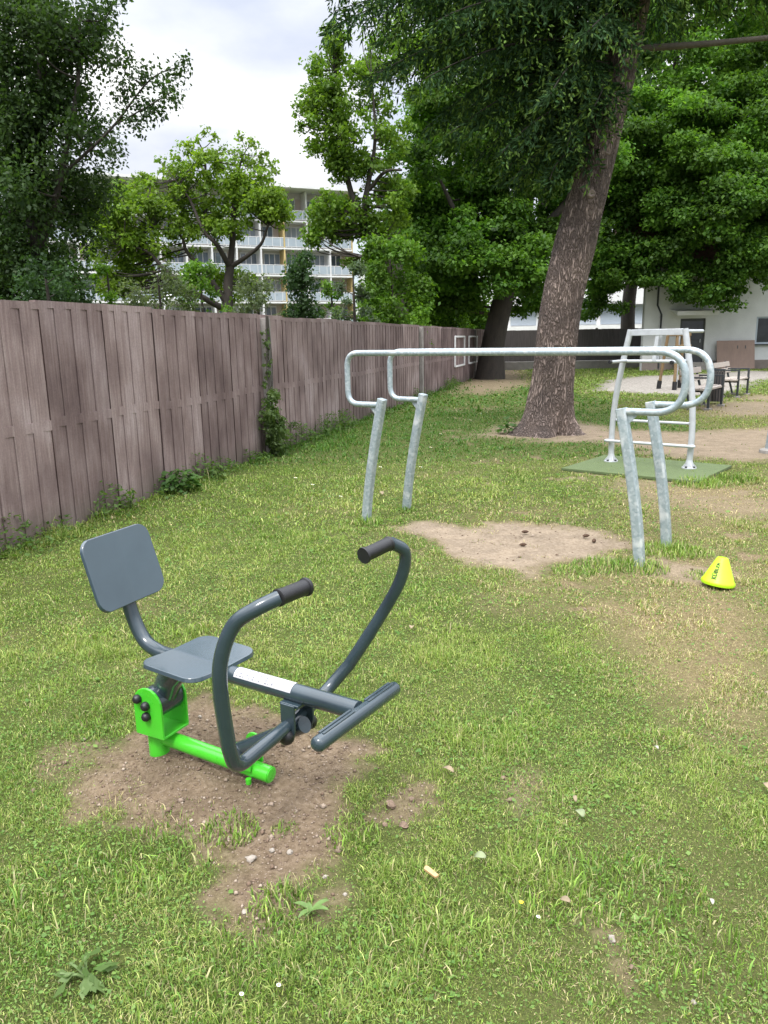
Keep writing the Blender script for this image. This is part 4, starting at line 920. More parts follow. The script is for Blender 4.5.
def branch_to(mb, limbs, c, r0=0.022, r1=0.008, n=7, seed=None):
    best = None
    for pts, rs in limbs:
        for p, r in zip(pts, rs):
            d = np.linalg.norm(np.array(p) - c) + max(0, p[2] - c[2]) * 1.5
            if best is None or d < best[0]: best = (d, np.array(p), r)
    p = best[1]; mid = p * 0.45 + c * 0.55 + np.array([RNG.normal(0, 0.1), RNG.normal(0, 0.1), -0.08]) * min(1.5, best[0])
    ra = min(r0 * (0.6 + 0.5 * best[0]), best[2] * 0.8)
    mb.tube(catmull([p, mid, c], 4), np.linspace(ra, r1, 9), 6, caps=False)
def tree(name, label, base, limbs, cl, leaf, bark='bark2', group=None, branches=True, cat='tree', rel=0.022):
    t = thing(name, label, cat, base, 0, group); bs = np.array([base[0], base[1], base[2]])
    mb = MB(); L2 = []
    for pts, rs in limbs:
        q = catmull(pts, 6); r = np.interp(np.linspace(0, 1, len(q)), np.linspace(0, 1, len(rs)), rs); mb.tube(q, r, 12, caps=True); L2.append(([np.array(p) for p in q], r))
    cent, rad = cl
    if branches:
        for c in cent[::branches]: branch_to(mb, L2, c, rel, rel * 0.3)
    mb.v = [tuple(np.array(v) - bs) for v in mb.v]
    mb.build('trunk', bark, t, 60)
    V, Qd, C = leaf(cent, rad); np_mesh('crown', V - bs, Qd, 'leaf', t, col=C)
    return t
def cat_(*a): return np.concatenate([x[0] for x in a]), np.concatenate([x[1] for x in a])
def E(u, v, Y, rx, ry, rz, n, rad, shell=3.0): return ell(at(u, v, Y), (rx, ry, rz), n, rad, shell)

# big dark small-leaved tree behind the fence, left
Y1 = 13.0; b1 = np.array([at(35, 300, Y1)[0], Y1, 0.0])
l1 = [([b1, at(38, 250, Y1), at(40, 150, Y1), at(42, 40, Y1), at(36, -40, Y1)], [0.14, 0.12, 0.09, 0.06, 0.02]),
      ([at(38, 260, Y1), at(60, 180, Y1 - .3), at(78, 80, Y1 - .2), at(80, 10, Y1)], [0.06, 0.05, 0.03, 0.012]),
      ([at(38, 240, Y1), at(10, 150, Y1 + .3), at(-20, 20, Y1 + .4)], [0.1, 0.07, 0.03]),
      ([at(62, 175, Y1 - .3), at(110, 130, Y1 - .4), at(150, 80, Y1 - .5), at(183, 65, Y1 - .5)], [0.028, 0.018, 0.011, 0.005]),
      ([at(115, 125, Y1 - .4), at(150, 105, Y1 - .6), at(172, 92, Y1 - .6)], [0.013, 0.010, 0.005])]
c1 = cat_(E(22, 50, Y1, 1.0, 1.2, 1.5, 50, 0.36), E(58, 125, Y1, 0.85, 1.1, 1.6, 42, 0.34), E(30, 215, Y1, 1.05, 1.3, 0.95, 42, 0.36), E(15, 285, Y1 - .2, 1.15, 1.1, 0.4, 28, 0.34), E(-40, 180, Y1, 1.2, 1.3, 2.4, 44, 0.36), E(78, 35, Y1, 0.5, 0.7, 0.55, 14, 0.3),
          (np.array([at(118, 55, 12.6), at(125, 90, 12.6), at(132, 120, 12.6), at(112, 150, 12.6), at(143, 72, 12.5), at(146, 105, 12.5), at(165, 88, 12.5), at(178, 75, 12.5), at(172, 98, 12.4), at(184, 62, 12.4), at(158, 112, 12.5), at(100, 185, 12.8), at(112, 8, 12.6), at(124, 0, 12.6)]), np.array([0.30, 0.32, 0.30, 0.28, 0.26, 0.26, 0.22, 0.22, 0.20, 0.15, 0.20, 0.30, 0.16, 0.12])))
tree('broadleaf_tree', 'tall dark small-leaved tree rising behind the fence beside the pale sky', b1, l1, c1,
     lambda c, r: leaf_cloud(c, r, 290, 0.066, 0.040, (0.016, 0.042, 0.011), (0.055, 0.100, 0.024), flat=0.95, up=0.5, tone=0.3), branches=2)
# airy tree in front of the apartment block
Y2 = 22.0; A2 = lambda u, v, d=0: at(u, v, Y2 + d); b2_ = np.array([A2(228, 300)[0], Y2, 0])
l2 = [([b2_, A2(228, 300), A2(230, 266)], [0.15, 0.135, 0.12]),
      ([A2(230, 268), A2(233, 235), A2(234, 205), A2(240, 165), A2(246, 150)], [0.095, 0.075, 0.055, 0.03, 0.012]),
      ([A2(230, 268), A2(217, 245, -.5), A2(203, 230, -.6), A2(190, 200, -.5), A2(175, 180, -.5)], [0.08, 0.06, 0.045, 0.03, 0.012]),
      ([A2(232, 266), A2(246, 257, -.3), A2(261, 244, -.6), A2(268, 226, -.7), A2(277, 218, -.7)], [0.07, 0.055, 0.042, 0.03, 0.012]),
      ([A2(226, 302), A2(205, 272, -.3), A2(187, 252, -.5), A2(180, 235, -.6), A2(155, 228, -.7)], [0.085, 0.065, 0.05, 0.03, 0.012]),
      ([A2(222, 308), A2(190, 290, -.8), A2(165, 270, -1), A2(148, 252, -1.1), A2(125, 245, -1.2)], [0.09, 0.075, 0.06, 0.032, 0.012]),
      ([A2(207, 235), A2(205, 200, .4), A2(205, 160, .5), A2(198, 140, .5)], [0.07, 0.05, 0.03, 0.012])]
c2 = cat_((np.array([A2(u, v) for u, v in ((196, 140), (188, 152), (214, 138), (224, 150), (250, 142), (263, 154), (240, 136), (274, 172), (172, 168), (150, 178), (136, 192), (122, 198), (205, 131), (180, 145), (278, 190), (118, 212), (283, 228), (160, 160))]), np.full(18, 0.17)), E(200, 168, Y2, 0.85, 0.9, 0.6, 19, 0.23), E(245, 172, Y2, 0.8, 0.9, 0.7, 20, 0.25), E(215, 195, Y2, 1.3, 0.9, 0.6, 20, 0.26), E(268, 205, Y2 - .6, 0.65, 0.7, 0.33, 26, 0.28), E(275, 212, Y2 - .6, 0.4, 0.5, 0.2, 10, 0.22), E(160, 190, Y2, 0.9, 0.9, 0.5, 22, 0.24),
          E(130, 222, Y2 - .8, 1.1, 0.9, 0.8, 44, 0.3), E(190, 228, Y2 - .4, 0.6, 0.7, 0.3, 12, 0.24), E(145, 265, Y2, 0.8, 0.8, 0.6, 18, 0.28), E(225, 225, Y2, 0.6, 0.6, 0.35, 9, 0.24), E(228, 285, Y2 + .5, 0.8, 0.6, 0.5, 14, 0.28), E(110, 235, Y2 - .8, 0.7, 0.8, 1.2, 30, 0.28), E(118, 282, Y2 - .5, 0.6, 0.6, 0.5, 14, 0.26), E(205, 205, Y2, 2.1, 1.1, 1.5, 70, 0.19, 1.8), E(150, 240, Y2 - .4, 1.0, 0.8, 0.8, 22, 0.2, 1.8))
tree('airy_tree', 'light green airy tree with bare forking limbs before the apartment block', b2_, l2, c2,
     lambda c, r: leaf_cloud(c, r, 74, 0.10, 0.062, (0.075, 0.155, 0.016), (0.190, 0.285, 0.030), flat=0.8, up=0.6, tone=0.2), bark='bark2', branches=1, rel=0.02)
# taller light green tree, middle
Y3 = 25.0; A3 = lambda u, v, d=0: at(u, v, Y3 + d); b3 = np.array([A3(406, 300)[0], Y3, 0])
l3 = [([b3, A3(400, 290), A3(388, 255), A3(369, 230)], [0.30, 0.27, 0.22, 0.17]),
      ([A3(370, 232), A3(357, 207), A3(348, 180), A3(340, 120), A3(335, 70)], [0.13, 0.10, 0.08, 0.05, 0.02]),
      ([A3(369, 230), A3(365, 205), A3(368, 185), A3(375, 140), A3(372, 80)], [0.13, 0.10, 0.08, 0.05, 0.02]),
      ([A3(369, 190), A3(385, 172, -.3), A3(402, 170, -.4)], [0.06, 0.05, 0.03]),
      ([A3(388, 252), A3(373, 249, -.5), A3(360, 257, -.8)], [0.08, 0.06, 0.03])]
c3 = cat_(E(335, 80, Y3, 0.92, 1.10, 1.28, 42, 0.29), E(325, 125, Y3, 0.76, 0.98, 0.98, 30, 0.28), E(365, 130, Y3, 1.22, 1.22, 1.59, 50, 0.29), E(335, 40, Y3, 0.37, 0.49, 0.49, 10, 0.21), E(340, 215, Y3, 1.10, 0.98, 0.67, 42, 0.29), E(385, 215, Y3, 0.98, 0.98, 1.22, 37, 0.29), E(320, 235, Y3, 0.61, 0.61, 0.37, 17, 0.26), E(345, 165, Y3, 0.73, 0.73, 0.49, 15, 0.26), E(300, 110, Y3, 0.17, 0.24, 0.61, 8, 0.16), E(390, 60, Y3 + 1, 1.34, 1.22, 1.59, 30, 0.32), E(365, 262, Y3, 0.73, 0.61, 0.24, 15, 0.21))
tree('maple_tree', 'tall fresh green tree with forked trunk left of the dark spruce', b3, l3, c3,
     lambda c, r: leaf_cloud(c, r, 82, 0.115, 0.075, (0.060, 0.140, 0.015), (0.165, 0.265, 0.028), flat=0.8, up=0.6, tone=0.22), bark='bark2', branches=1, rel=0.02)
# dense dark maple with the thick leaning trunk
Y4 = 31.0; A4 = lambda u, v, d=0: at(u, v, Y4 + d); b4 = np.array([gp(490, 377)[0], Y4, -0.05])
b4[0] = A4(490, 377)[0]
l4 = [([b4, A4(493, 345), A4(503, 300), A4(517, 250), A4(528, 190), A4(530, 100)], [0.62, 0.46, 0.40, 0.34, 0.25, 0.1]),
      ([A4(508, 285), A4(470, 240, -1), A4(440, 180, -1.5)], [0.2, 0.14, 0.05]), ([A4(517, 250), A4(560, 210, -1), A4(600, 150, -1.5)], [0.2, 0.14, 0.05])]
c4 = cat_(E(450, 170, Y4, 2.7, 2.6, 3.4, 85, 0.75), E(470, 265, Y4 - .5, 3.2, 2.6, 1.6, 85, 0.7), E(415, 285, Y4, 1.3, 1.4, 1.3, 34, 0.6), E(545, 270, Y4 + 1, 1.5, 1.4, 2.0, 34, 0.65), E(535, 150, Y4, 3.2, 2.6, 4.0, 80, 0.8), E(480, 40, Y4, 3.5, 3, 3.5, 60, 0.85), E(402, 230, Y4, 0.9, 1.2, 2.0, 26, 0.55))
tree('maple_tree', 'dense dark green maple with thick black leaning trunk at the fence end', b4, l4, c4,
     lambda c, r: leaf_cloud(c, r, 430, 0.145, 0.105, (0.034, 0.104, 0.014), (0.118, 0.232, 0.026), flat=0.52, up=1.0, tone=0.4), branches=12, rel=0.03)
# very large maple on the right, overhanging the house
Y5 = 36.5; A5 = lambda u, v, d=0: at(u, v, Y5 + d); b5 = np.array([at(629, 330, 43)[0], 43, 0])
l5 = [([b5, at(629, 300, 43), at(640, 240, 42), at(660, 150, 40.5), at(680, 40, 39)], [0.42, 0.36, 0.32, 0.24, 0.1]),
      ([at(640, 240, 42), at(700, 190, 38), at(750, 160, 36)], [0.22, 0.14, 0.05]), ([at(635, 260, 42), at(620, 230, 38), at(610, 210, 36)], [0.18, 0.12, 0.05]),
      ([at(655, 160, 40.5), at(720, 110, 38), at(760, 80, 37)], [0.18, 0.12, 0.05])]
c5 = cat_(E(690, 60, Y5 + 1, 5.2, 3.6, 4.4, 110, 0.85), E(650, 215, Y5, 3.3, 2.8, 2.8, 100, 0.75), E(735, 215, Y5 - 2.5, 2.6, 2.4, 2.6, 80, 0.75), E(690, 150, Y5 - 1.5, 3.8, 2.6, 3.0, 90, 0.75), E(607, 265, Y5, 1.2, 1.6, 2.4, 34, 0.65), E(705, 288, Y5 - 2.6, 1.5, 1.2, 1.0, 26, 0.5), E(664, 272, Y5 - 1.6, 1.5, 1.2, 0.9, 26, 0.5), E(770, 270, Y5 - 3, 1.6, 1.3, 0.8, 24, 0.55), E(800, 120, Y5 - 1, 2.4, 2.6, 5.0, 60, 0.8), E(590, 290, Y5 + 1, 0.7, 1.0, 1.6, 18, 0.5), E(600, 150, Y5 + 1, 2.0, 2, 4, 44, 0.75))
tree('maple_tree', 'broad dense maple overhanging the white house on the right', b5, l5, c5,
     lambda c, r: leaf_cloud(c, r, 440, 0.148, 0.108, (0.040, 0.116, 0.018), (0.132, 0.250, 0.032), flat=0.52, up=1.0, tone=0.4), branches=0, rel=0.03)
# more distant trees closing the view
for u, v, Y, rx, rz, n, lab in ((545, 120, 62, 6.5, 8, 90, 'distant dark tree filling the gap behind the leaning spruce'), (700, 110, 64, 8, 9, 100, 'distant dark tree behind the broad maple'), (430, 235, 60, 3.4, 5, 60, 'distant tree behind the dense dark maple')):
    c = at(u, v, Y); bb = np.array([c[0], Y, 0])
    tree('distant_tree', lab, bb, [([bb, bb + [0, 0, c[2] * 0.6], c], [0.5, 0.4, 0.15])], ell(c, (rx, 3.5, rz), n, 1.3), lambda c, r: leaf_cloud(c, r, 120, 0.45, 0.34, (0.030, 0.075, 0.018), (0.070, 0.135, 0.028), flat=0.7, up=0.9), branches=6, rel=0.06, group='distant trees')
# shrubs just beyond the fence
def shrub(lab, u, vtop, vbot, wpx, Y, cA, cB, n, per, L=0.07, cone=False, name='shrub'):
    top = at(u, vtop, Y)[2]; x = at(u, vbot, Y)[0]; w = wpx / F_PX * Y / 2; base = np.array([x, Y, 0.0]); zz = RNG.uniform(0.25, 1, n) * top
    k = (1 - 0.8 * (zz / top)) if cone else np.sqrt(np.clip(1.05 - ((zz / top - 0.45) / 0.6) ** 2, 0.05, 1))
    a = RNG.uniform(0, 6.283, n); q = np.sqrt(RNG.uniform(0.15, 1, n)) * w * k; cent = np.stack([x + q * np.cos(a), Y + q * np.sin(a) * 0.8, zz - 0.1], -1)
    limbs = [([base + [0, 0, -0.05], base + [0.02, 0, top * 0.5], base + [0, 0, top * 0.92]], [0.06, 0.045, 0.015])]
    return tree(name, lab, base, limbs, (cent, np.full(n, w * 0.34) * RNG.uniform(0.7, 1.2, n)), lambda c, r: leaf_cloud(c, r, per, L, L * 0.6, cA, cB, flat=0.9, up=0.4), branches=5, cat='shrub', rel=0.015)
dk = ((0.022, 0.055, 0.018), (0.055, 0.11, 0.035)); gyg = ((0.075, 0.105, 0.055), (0.13, 0.165, 0.085)); brt = ((0.050, 0.135, 0.014), (0.130, 0.235, 0.022)); blu = ((0.06, 0.10, 0.055), (0.11, 0.155, 0.08))
shrub('dark green conical shrub behind the fence beside the ivy post', 303, 246, 312, 62, 17.0, *dk, 46, 130, cone=True)
shrub('slim grey-green shrub behind the fence right of the dark conical one', 354, 262, 318, 40, 18.0, *blu, 30, 110)
shrub('grey-green bushy shrub behind the fence under the airy tree', 160, 262, 305, 80, 16.0, *gyg, 40, 120)
shrub('olive shrub behind the fence at the foot of the airy tree', 258, 272, 310, 56, 17.5, *gyg, 30, 110)
shrub('bright green maple shrub rising behind the fence before the dense maple', 412, 242, 326, 90, 34.0, *brt, 95, 200, L=0.15)
shrub('bright green maple sapling close behind the fence left of the parallel bars loop', 392, 238, 324, 70, 23.0, *brt, 60, 190, L=0.11)
shrub('bright green shrub over the fence near the white frames', 462, 268, 330, 60, 42.0, *brt, 60, 190, L=0.18)
shrub('dark leafy shrub at the far left behind the fence', 48, 252, 300, 92, 11.5, *dk, 42, 160, L=0.06)
shrub('fresh green shrub behind the fence between the globe lamp and the airy tree trunk', 202, 264, 306, 56, 18.5, *brt, 34, 110, L=0.08)
shrub('fresh green shrub behind the fence between the conical shrub and the slim one', 332, 276, 316, 34, 19.5, *brt, 20, 100, L=0.08)
shrub('pale leafy shrub behind the fence left of the globe lamp', 110, 258, 304, 36, 15.0, *brt, 20, 100)

# ------------------------------------------------------------------ leaning spruce in the middle
YS = 13.0; sb = np.array([at(546, 432, YS)[0], YS, 0.0])
AS = lambda u, v, d=0: at(u, v, YS + d)
path = catmull([sb + [-0.03, 0, -0.12], sb + [0.0, 0, 0.12], AS(551, 398), AS(556, 350), AS(562, 300), AS(576, 240), AS(590, 185), AS(606, 120), AS(625, 45), AS(640, -30), AS(652, -120), AS(664, -260), AS(676, -420)], 10)
tt = np.linspace(0, 1, len(path)); zc = np.array([p[2] for p in path])
rad = np.interp(zc, [-0.15, 0.0, 0.12, 0.35, 0.8, 1.6, 3.0, 4.5, 6.2, 8.5, 12.5], [0.66, 0.55, 0.46, 0.39, 0.34, 0.335, 0.325, 0.285, 0.225, 0.15, 0.03])
ph = RNG.uniform(0, 6.28, 8)
def flare(t, a, p):
    fl = max(0, 1 - max(p[2], 0) / 0.6) ** 2
    g = 1 + fl * (0.26 * math.cos(3 * a + 0.6) + 0.17 * math.cos(5 * a + 2.0)) + 0.03 * math.cos(2 * a + p[2] * 1.9 + 1) + 0.035 * math.cos(4 * a + p[2] * 1.3) + 0.02 * math.cos(9 * a + p[2] * 2.1 + ph[0])
    g += 0.018 * math.sin(a * 17 + math.sin(p[2] * 3.0) * 1.5) + 0.012 * math.sin(a * 29 + p[2] * 5 + math.sin(a * 3 + p[2]) * 2)
    return g
spruce = thing('spruce_tree', 'tall leaning spruce with rugged reddish brown trunk and drooping dark branches', 'tree', sb, 0)
mb = MB(); mb.tube(path, rad, 72, rfun=flare)
mb.v = [tuple(np.array(v) - sb) for v in mb.v]; trk = mb.build('trunk', 'bark', spruce, 70)
for (u, v, q_) in ((586, 199, 0.060), (602, 157, 0.055), (621, 64, 0.065)):      # healed scars where branches were sawn off
    p = AS(u, v, 0); zr = np.interp(p[2], zc, rad); c = np.array([np.interp(p[2], zc, [q[0] for q in path]), YS, p[2]]); off = np.clip((p[0] - c[0]) / zr, -0.8, 0.8); d = np.array([off, -math.sqrt(1 - off * off), 0.08])
    mb = MB(); mb.lathe([(q_ * 1.25, -0.08), (q_ * 1.12, 0.012), (q_ * 0.85, 0.035), (q_ * 0.5, 0.022), (q_ * 0.2, 0.012)], c + d * zr * 0.99 - sb, 14, axis=d); mb.build('branch_scar', 'scar', trk, 50)
mb = MB(); bb = catmull([AS(628, 50), AS(650, 48, -.1), AS(690, 45, -.3), AS(735, 41, -.5), AS(800, 33, -.8), AS(880, 10, -1.2)], 6); mb.tube(bb, np.interp(np.linspace(0, 1, len(bb)), [0, 0.1, 1], [0.075, 0.052, 0.03]), 12)
mb.v = [tuple(np.array(v) - sb) for v in mb.v]; mb.build('bare_branch', 'barebark', spruce, 60)
# boughs: a drooping stem with hanging twigs, every twig set with needle shoots
px_ = np.array([p[0] for p in path]); pz_ = zc
sV, sC = [], []; bm_ = MB()
def bough(z0, az, length, drop, rise=0.25, dens=1.0, hang=0.55, bare=0.12):
    x0 = np.interp(z0, pz_, px_); o = np.array([x0, YS, z0]); d = np.array([math.cos(az), math.sin(az), 0])
    n = 14; tt = np.linspace(0, 1, n); P = np.array([o + d * length * t + np.array([0, 0, length * (rise * t - drop * t * t)]) + np.array([math.sin(t * 5 + az * 7) * 0.08, math.cos(t * 4 + az * 3) * 0.08, 0]) * t for t in tt])
    bm_.tube([Vector(p) for p in P], np.linspace(0.02 + 0.004 * length, 0.005, n), 7, caps=False)
    side = np.array([-d[1], d[0], 0]); nt_ = int(length / 0.036 * dens)
    for k in range(nt_):
        t = bare + (1 - bare) * (k + RNG.uniform(0, 1)) / nt_; p = np.array([np.interp(t, tt, P[:, j]) for j in range(3)]); sgn = 1 if k % 2 else -1
        tl = (0.28 + 0.62 * math.sin(math.pi * min(1, 0.22 + t * 0.80))) * RNG.uniform(0.6, 1.15) * min(1, 0.4 + length / 4)
        dirv = side * sgn * RNG.uniform(0.35, 1.0) + d * RNG.uniform(0.2, 0.7) + np.array([0, 0, -hang * RNG.uniform(0.4, 1.4)]); dirv = dirv / np.linalg.norm(dirv)
        m = max(4, int(tl / 0.033)); q = (np.arange(m) + 0.3) / m; curve = p + dirv * (tl * q)[:, None] + np.array([0, 0, -1]) * (tl * 0.45 * q ** 2)[:, None]
        # shoots fan out left and right along the twig
        rnd = RNG.normal(0, 1, (m, 3)) * 0.55; ax = dirv * 0.75 + rnd + np.array([0, 0, -0.25]); ax = unit(ax)
        Ls = 0.125 * RNG.uniform(0.65, 1.3, m); tipf = q > 0.72
        c = curve + ax * (Ls * 0.5)[:, None]
        tipk = (RNG.uniform(0, 1, m) < np.where(tipf, 0.72, 0.16))
        col = np.where(tipk[:, None], np.array([0.130, 0.220, 0.045]) * RNG.uniform(0.5, 1.25, (m, 1)), np.array([0.034, 0.074, 0.027]) * RNG.uniform(0.6, 1.7, (m, 1)))
        Ls = np.where(tipk, Ls * 0.7, Ls)
        for kk in range(2):
            nr = RNG.normal(0, 1, (m, 3)); V, _ = leaf_quads(c, ax, nr, Ls, Ls * np.where(tipk, 0.32, 0.24), 0.0); sV.append(V); sC.append(np.repeat(col, 4, 0))
rs_ = random.Random(21)
# left hand boughs, the ones that fill the upper middle of the view
for z0, deg, ln, dr in ((4.35, 185, 0.9, 0.8), (4.5, 215, 1.1, 0.8), (4.65, 165, 1.3, 0.8), (4.8, 195, 1.5, 0.8), (5.0, 225, 1.3, 0.8), (5.3, 240, 1.3, 0.7), (4.95, 178, 1.7, 0.75), (5.1, 205, 1.9, 0.7), (5.25, 160, 2.2, 0.65), (5.4, 190, 2.7, 0.55), (5.55, 225, 2.0, 0.6), (5.65, 175, 3.1, 0.5), (5.8, 200, 3.3, 0.45), (5.95, 150, 2.8, 0.5), (6.0, 240, 2.2, 0.5), (6.1, 185, 3.9, 0.40), (6.25, 210, 3.5, 0.42), (6.35, 168, 4.2, 0.38), (6.5, 193, 4.6, 0.34), (6.6, 255, 2.2, 0.5), (6.7, 178, 4.8, 0.33), (6.8, 215, 3.9, 0.36), (6.95, 160, 4.2, 0.35), (7.0, 188, 4.9, 0.30), (7.15, 202, 4.4, 0.30), (7.3, 172, 4.8, 0.30), (7.4, 236, 3.0, 0.38), (7.5, 194, 4.6, 0.30), (7.7, 180, 4.6, 0.3), (7.8, 210, 4.0, 0.3)):
    bough(z0, R_(deg), ln, dr)
for z0, deg, ln, dr in ((6.45, 235, 1.2, 0.45), (6.6, 222, 1.5, 0.45), (6.75, 250, 1.0, 0.4), (6.85, 280, 0.9, 0.4), (6.95, 262, 1.1, 0.35), (7.1, 300, 1.2, 0.35), (6.95, 340, 3.0, 0.26), (7.05, 8, 3.4, 0.24), (7.1, 352, 3.8, 0.24), (7.2, 345, 2.4, 0.22), (7.35, 10, 2.8, 0.2), (7.4, 300, 1.6, 0.25), (7.5, 335, 2.6, 0.2), (7.6, 355, 3.0, 0.2), (7.7, 270, 1.8, 0.25), (7.6, 315, 3.0, 0.36), (7.8, 340, 3.4, 0.33), (6.6, 95, 2.6, 0.5), (7.2, 60, 3, 0.4), (7.6, 120, 3.4, 0.36)):
    bough(z0, R_(deg), ln, dr)
for k in range(34):
    z0 = 8.0 + k * 0.13; bough(z0, R_(k * 137.5), max(0.7, 4.2 * (1 - (z0 - 7.5) / 5.6)), 0.3, dens=0.6)
V = np.concatenate(sV); np_mesh('crown', V - sb, np.arange(len(V)).reshape(-1, 4), 'needle', spruce, col=np.concatenate(sC))
bm_.v = [tuple(np.array(v) - sb) for v in bm_.v]; bm_.build('boughs', 'bark2', spruce, 60)

# ------------------------------------------------------------------ plants at the foot of the fence
def sloc(u, v): return gp(u, v)
ivb = fx(4.98 * PW, 0.10)
iv = thing('ivy', 'ivy climbing the grey post of the concrete fence', 'climbing plant', ivb, FANG)
n = 30; zz = np.concatenate([0.05 + 0.95 * RNG.uniform(0, 1, n) ** 1.3, RNG.uniform(0.9, 1.9, 16)]); xx = np.concatenate([RNG.normal(0.0, 0.13, n), RNG.normal(0.06, 0.05, 16)]); yy = np.concatenate([RNG.uniform(-0.16, -0.02, n), RNG.uniform(-0.05, 0.02, 16)])
rr_ = np.concatenate([np.full(n, 0.10), np.full(16, 0.036)])
V, Qd, C = leaf_cloud(np.stack([xx, yy, zz], -1), rr_, 52, 0.047, 0.034, (0.055, 0.105, 0.030), (0.135, 0.20, 0.060), flat=1.0, up=0.3); np_mesh('leaves', V, Qd, 'leaf', iv, col=C)
mb = MB()
for k in range(5): mb.tube(catmull([(0.02 * k, -0.03, 0), (0.05 + 0.03 * math.sin(k), -0.06, 0.6), (0.0 + 0.05 * k, -0.03, 1.2), (0.08 + 0.02 * k, -0.02, 1.95)], 6), 0.006, 6)
mb.build('stem', 'bark3', iv, 60)
def leafy_plant(name, lab, loc, n, size, hh, spread, cA, cB, group=None):
    t = thing(name, lab, 'plant', loc, 0, group); a = RNG.uniform(0, 6.283, n); q = np.sqrt(RNG.uniform(0, 1, n)) * spread; z = hh * (0.25 + 0.75 * RNG.uniform(0, 1, n)) * (1.05 - 0.6 * q / spread)
    c = np.stack([q * np.cos(a), q * np.sin(a), z], -1); ax = np.stack([np.cos(a), np.sin(a), RNG.normal(-0.3, 0.3, n)], -1); nr = np.stack([RNG.normal(0, .35, n), RNG.normal(0, .35, n), np.ones(n)], -1)
    s = size * RNG.uniform(0.6, 1.3, n); V, Qd = leaf_quads(c, ax, nr, s, s * 0.6, -0.12); k = RNG.uniform(0, 1, (n, 1)); np_mesh('leaves', V, Qd, 'leaf', t, col=np.repeat(np.array(cA) * (1 - k) + np.array(cB) * k, 4, 0))
    mb = MB()
    for j in range(min(9, n)): mb.tube([(0, 0, -0.01), tuple(c[j] * [0.5, 0.5, 0.7]), tuple(c[j])], 0.004, 5)
    mb.build('stem', MAT['leafstem'], t); return t
MAT['leafstem'] = pbr('green_stem', (0.09, 0.14, 0.04), 0.7)
leafy_plant('weed_plant', 'broad-leaved green weed growing against the concrete fence', fx(2.0 * PW, 0.16), 150, 0.095, 0.34, 0.24, (0.045, 0.11, 0.024), (0.10, 0.19, 0.045))
leafy_plant('weed_plant', 'thin yellow-green weed at the fence foot near the rowing seat', fx(1.05 * PW, 0.10), 34, 0.06, 0.26, 0.10, (0.09, 0.15, 0.03), (0.17, 0.23, 0.06))
leafy_plant('weed_plant', 'low weed with pale shoots right of the broad-leaved fence weed', fx(2.95 * PW, 0.14), 80, 0.06, 0.24, 0.20, (0.07, 0.13, 0.03), (0.13, 0.20, 0.05))
leafy_plant('weed_plant', 'small weed clinging to the fence panel right of the ivy', fx(6.2 * PW, 0.05, 0.28), 40, 0.045, 0.16, 0.09, (0.06, 0.12, 0.03), (0.12, 0.18, 0.05))
leafy_plant('weed_plant', 'green weed beside the left foot of the spruce trunk', sloc(508, 434), 70, 0.10, 0.30, 0.20, (0.05, 0.11, 0.03), (0.09, 0.16, 0.04))
# leafy fringe under the fence: uncountable undergrowth
n = 9000; s = RNG.uniform(-2.5, 22, n); off = np.abs(RNG.normal(0.02, 0.15, n)) + 0.015; dens = fbm(s, off * 0, 0.7, 19, 3); k = RNG.uniform(0, 1, n) < sstep(0.32, 0.62, dens) * np.where(off < 0.4, 1, 0.1); s, off, dens = s[k], off[k], dens[k]; n = len(s)
pp_ = FA + s[:, None] * FT + off[:, None] * FN; z = RNG.uniform(0.01, 0.22, n) * sstep(0.5, 0.0, off) * (0.4 + 1.2 * sstep(0.4, 0.7, dens))
az = RNG.uniform(0, 6.283, n); V, Qd = leaf_quads(np.stack([pp_[:, 0], pp_[:, 1], z + 0.01], -1), np.stack([np.cos(az), np.sin(az), RNG.normal(0, .4, n)], -1), np.stack([RNG.normal(0, .5, n), RNG.normal(0, .5, n), np.ones(n)], -1), 0.045 * RNG.lognormal(0, .35, n), 0.027 * RNG.lognormal(0, .3, n), -0.1)
k = RNG.uniform(0, 1, (n, 1)); tag(np_mesh('undergrowth', V, Qd, 'leaf', col=np.repeat(np.array([0.055, 0.12, 0.026]) * (1 - k) + np.array([0.13, 0.215, 0.05]) * k, 4, 0)), 'fringe of leafy weeds along the foot of the concrete fence', 'undergrowth', kind='stuff')
# broad-leaved rosettes in the near lawn
def rosette(u, v, n, ln, lab):
    t = thing('dandelion_plant', lab, 'plant', gp(u, v) + [0, 0, 0.004], RNG.uniform(0, 6))
    for k in range(n):
        a = 2 * math.pi * (k + RNG.uniform(-0.5, 0.5)) / n; L_ = ln * RNG.uniform(0.5, 1.2); zr_ = RNG.uniform(0.25, 0.95); wv = L_ * 0.14; vs, fs = [], []
        for i in range(7):
            q = i / 6; r = L_ * q; z = 0.008 + L_ * q * (zr_ - q * zr_ * 0.7); w = wv * math.sin(math.pi * min(1, 0.12 + q * 0.88)) ** 0.8 + 0.001
            for s_ in (-1, 0, 1): vs.append((r * math.cos(a) - s_ * w * math.sin(a), r * math.sin(a) + s_ * w * math.cos(a), z + abs(s_) * w * 0.25))
        for i in range(6):
            for j in range(2): fs.append((i * 3 + j, i * 3 + j + 1, i * 3 + j + 4, i * 3 + j + 3))
        mb = MB(); mb.add(vs, fs); mb.build('leaf', MAT['weedleaf'], t, 180)
MAT['weedleaf'] = pbr('weed_leaf', (0.090, 0.160, 0.036), 0.65, 0, 0.2, 30)
rosette(312, 914, 6, 0.050, 'rosette with long leaves at the lower tip of the dug soil')
leafy_plant('weed_plant', 'loose broad-leaved weed near the bottom left corner of the lawn', gp(86, 975), 22, 0.042, 0.035, 0.075, (0.085, 0.150, 0.036), (0.17, 0.25, 0.085))

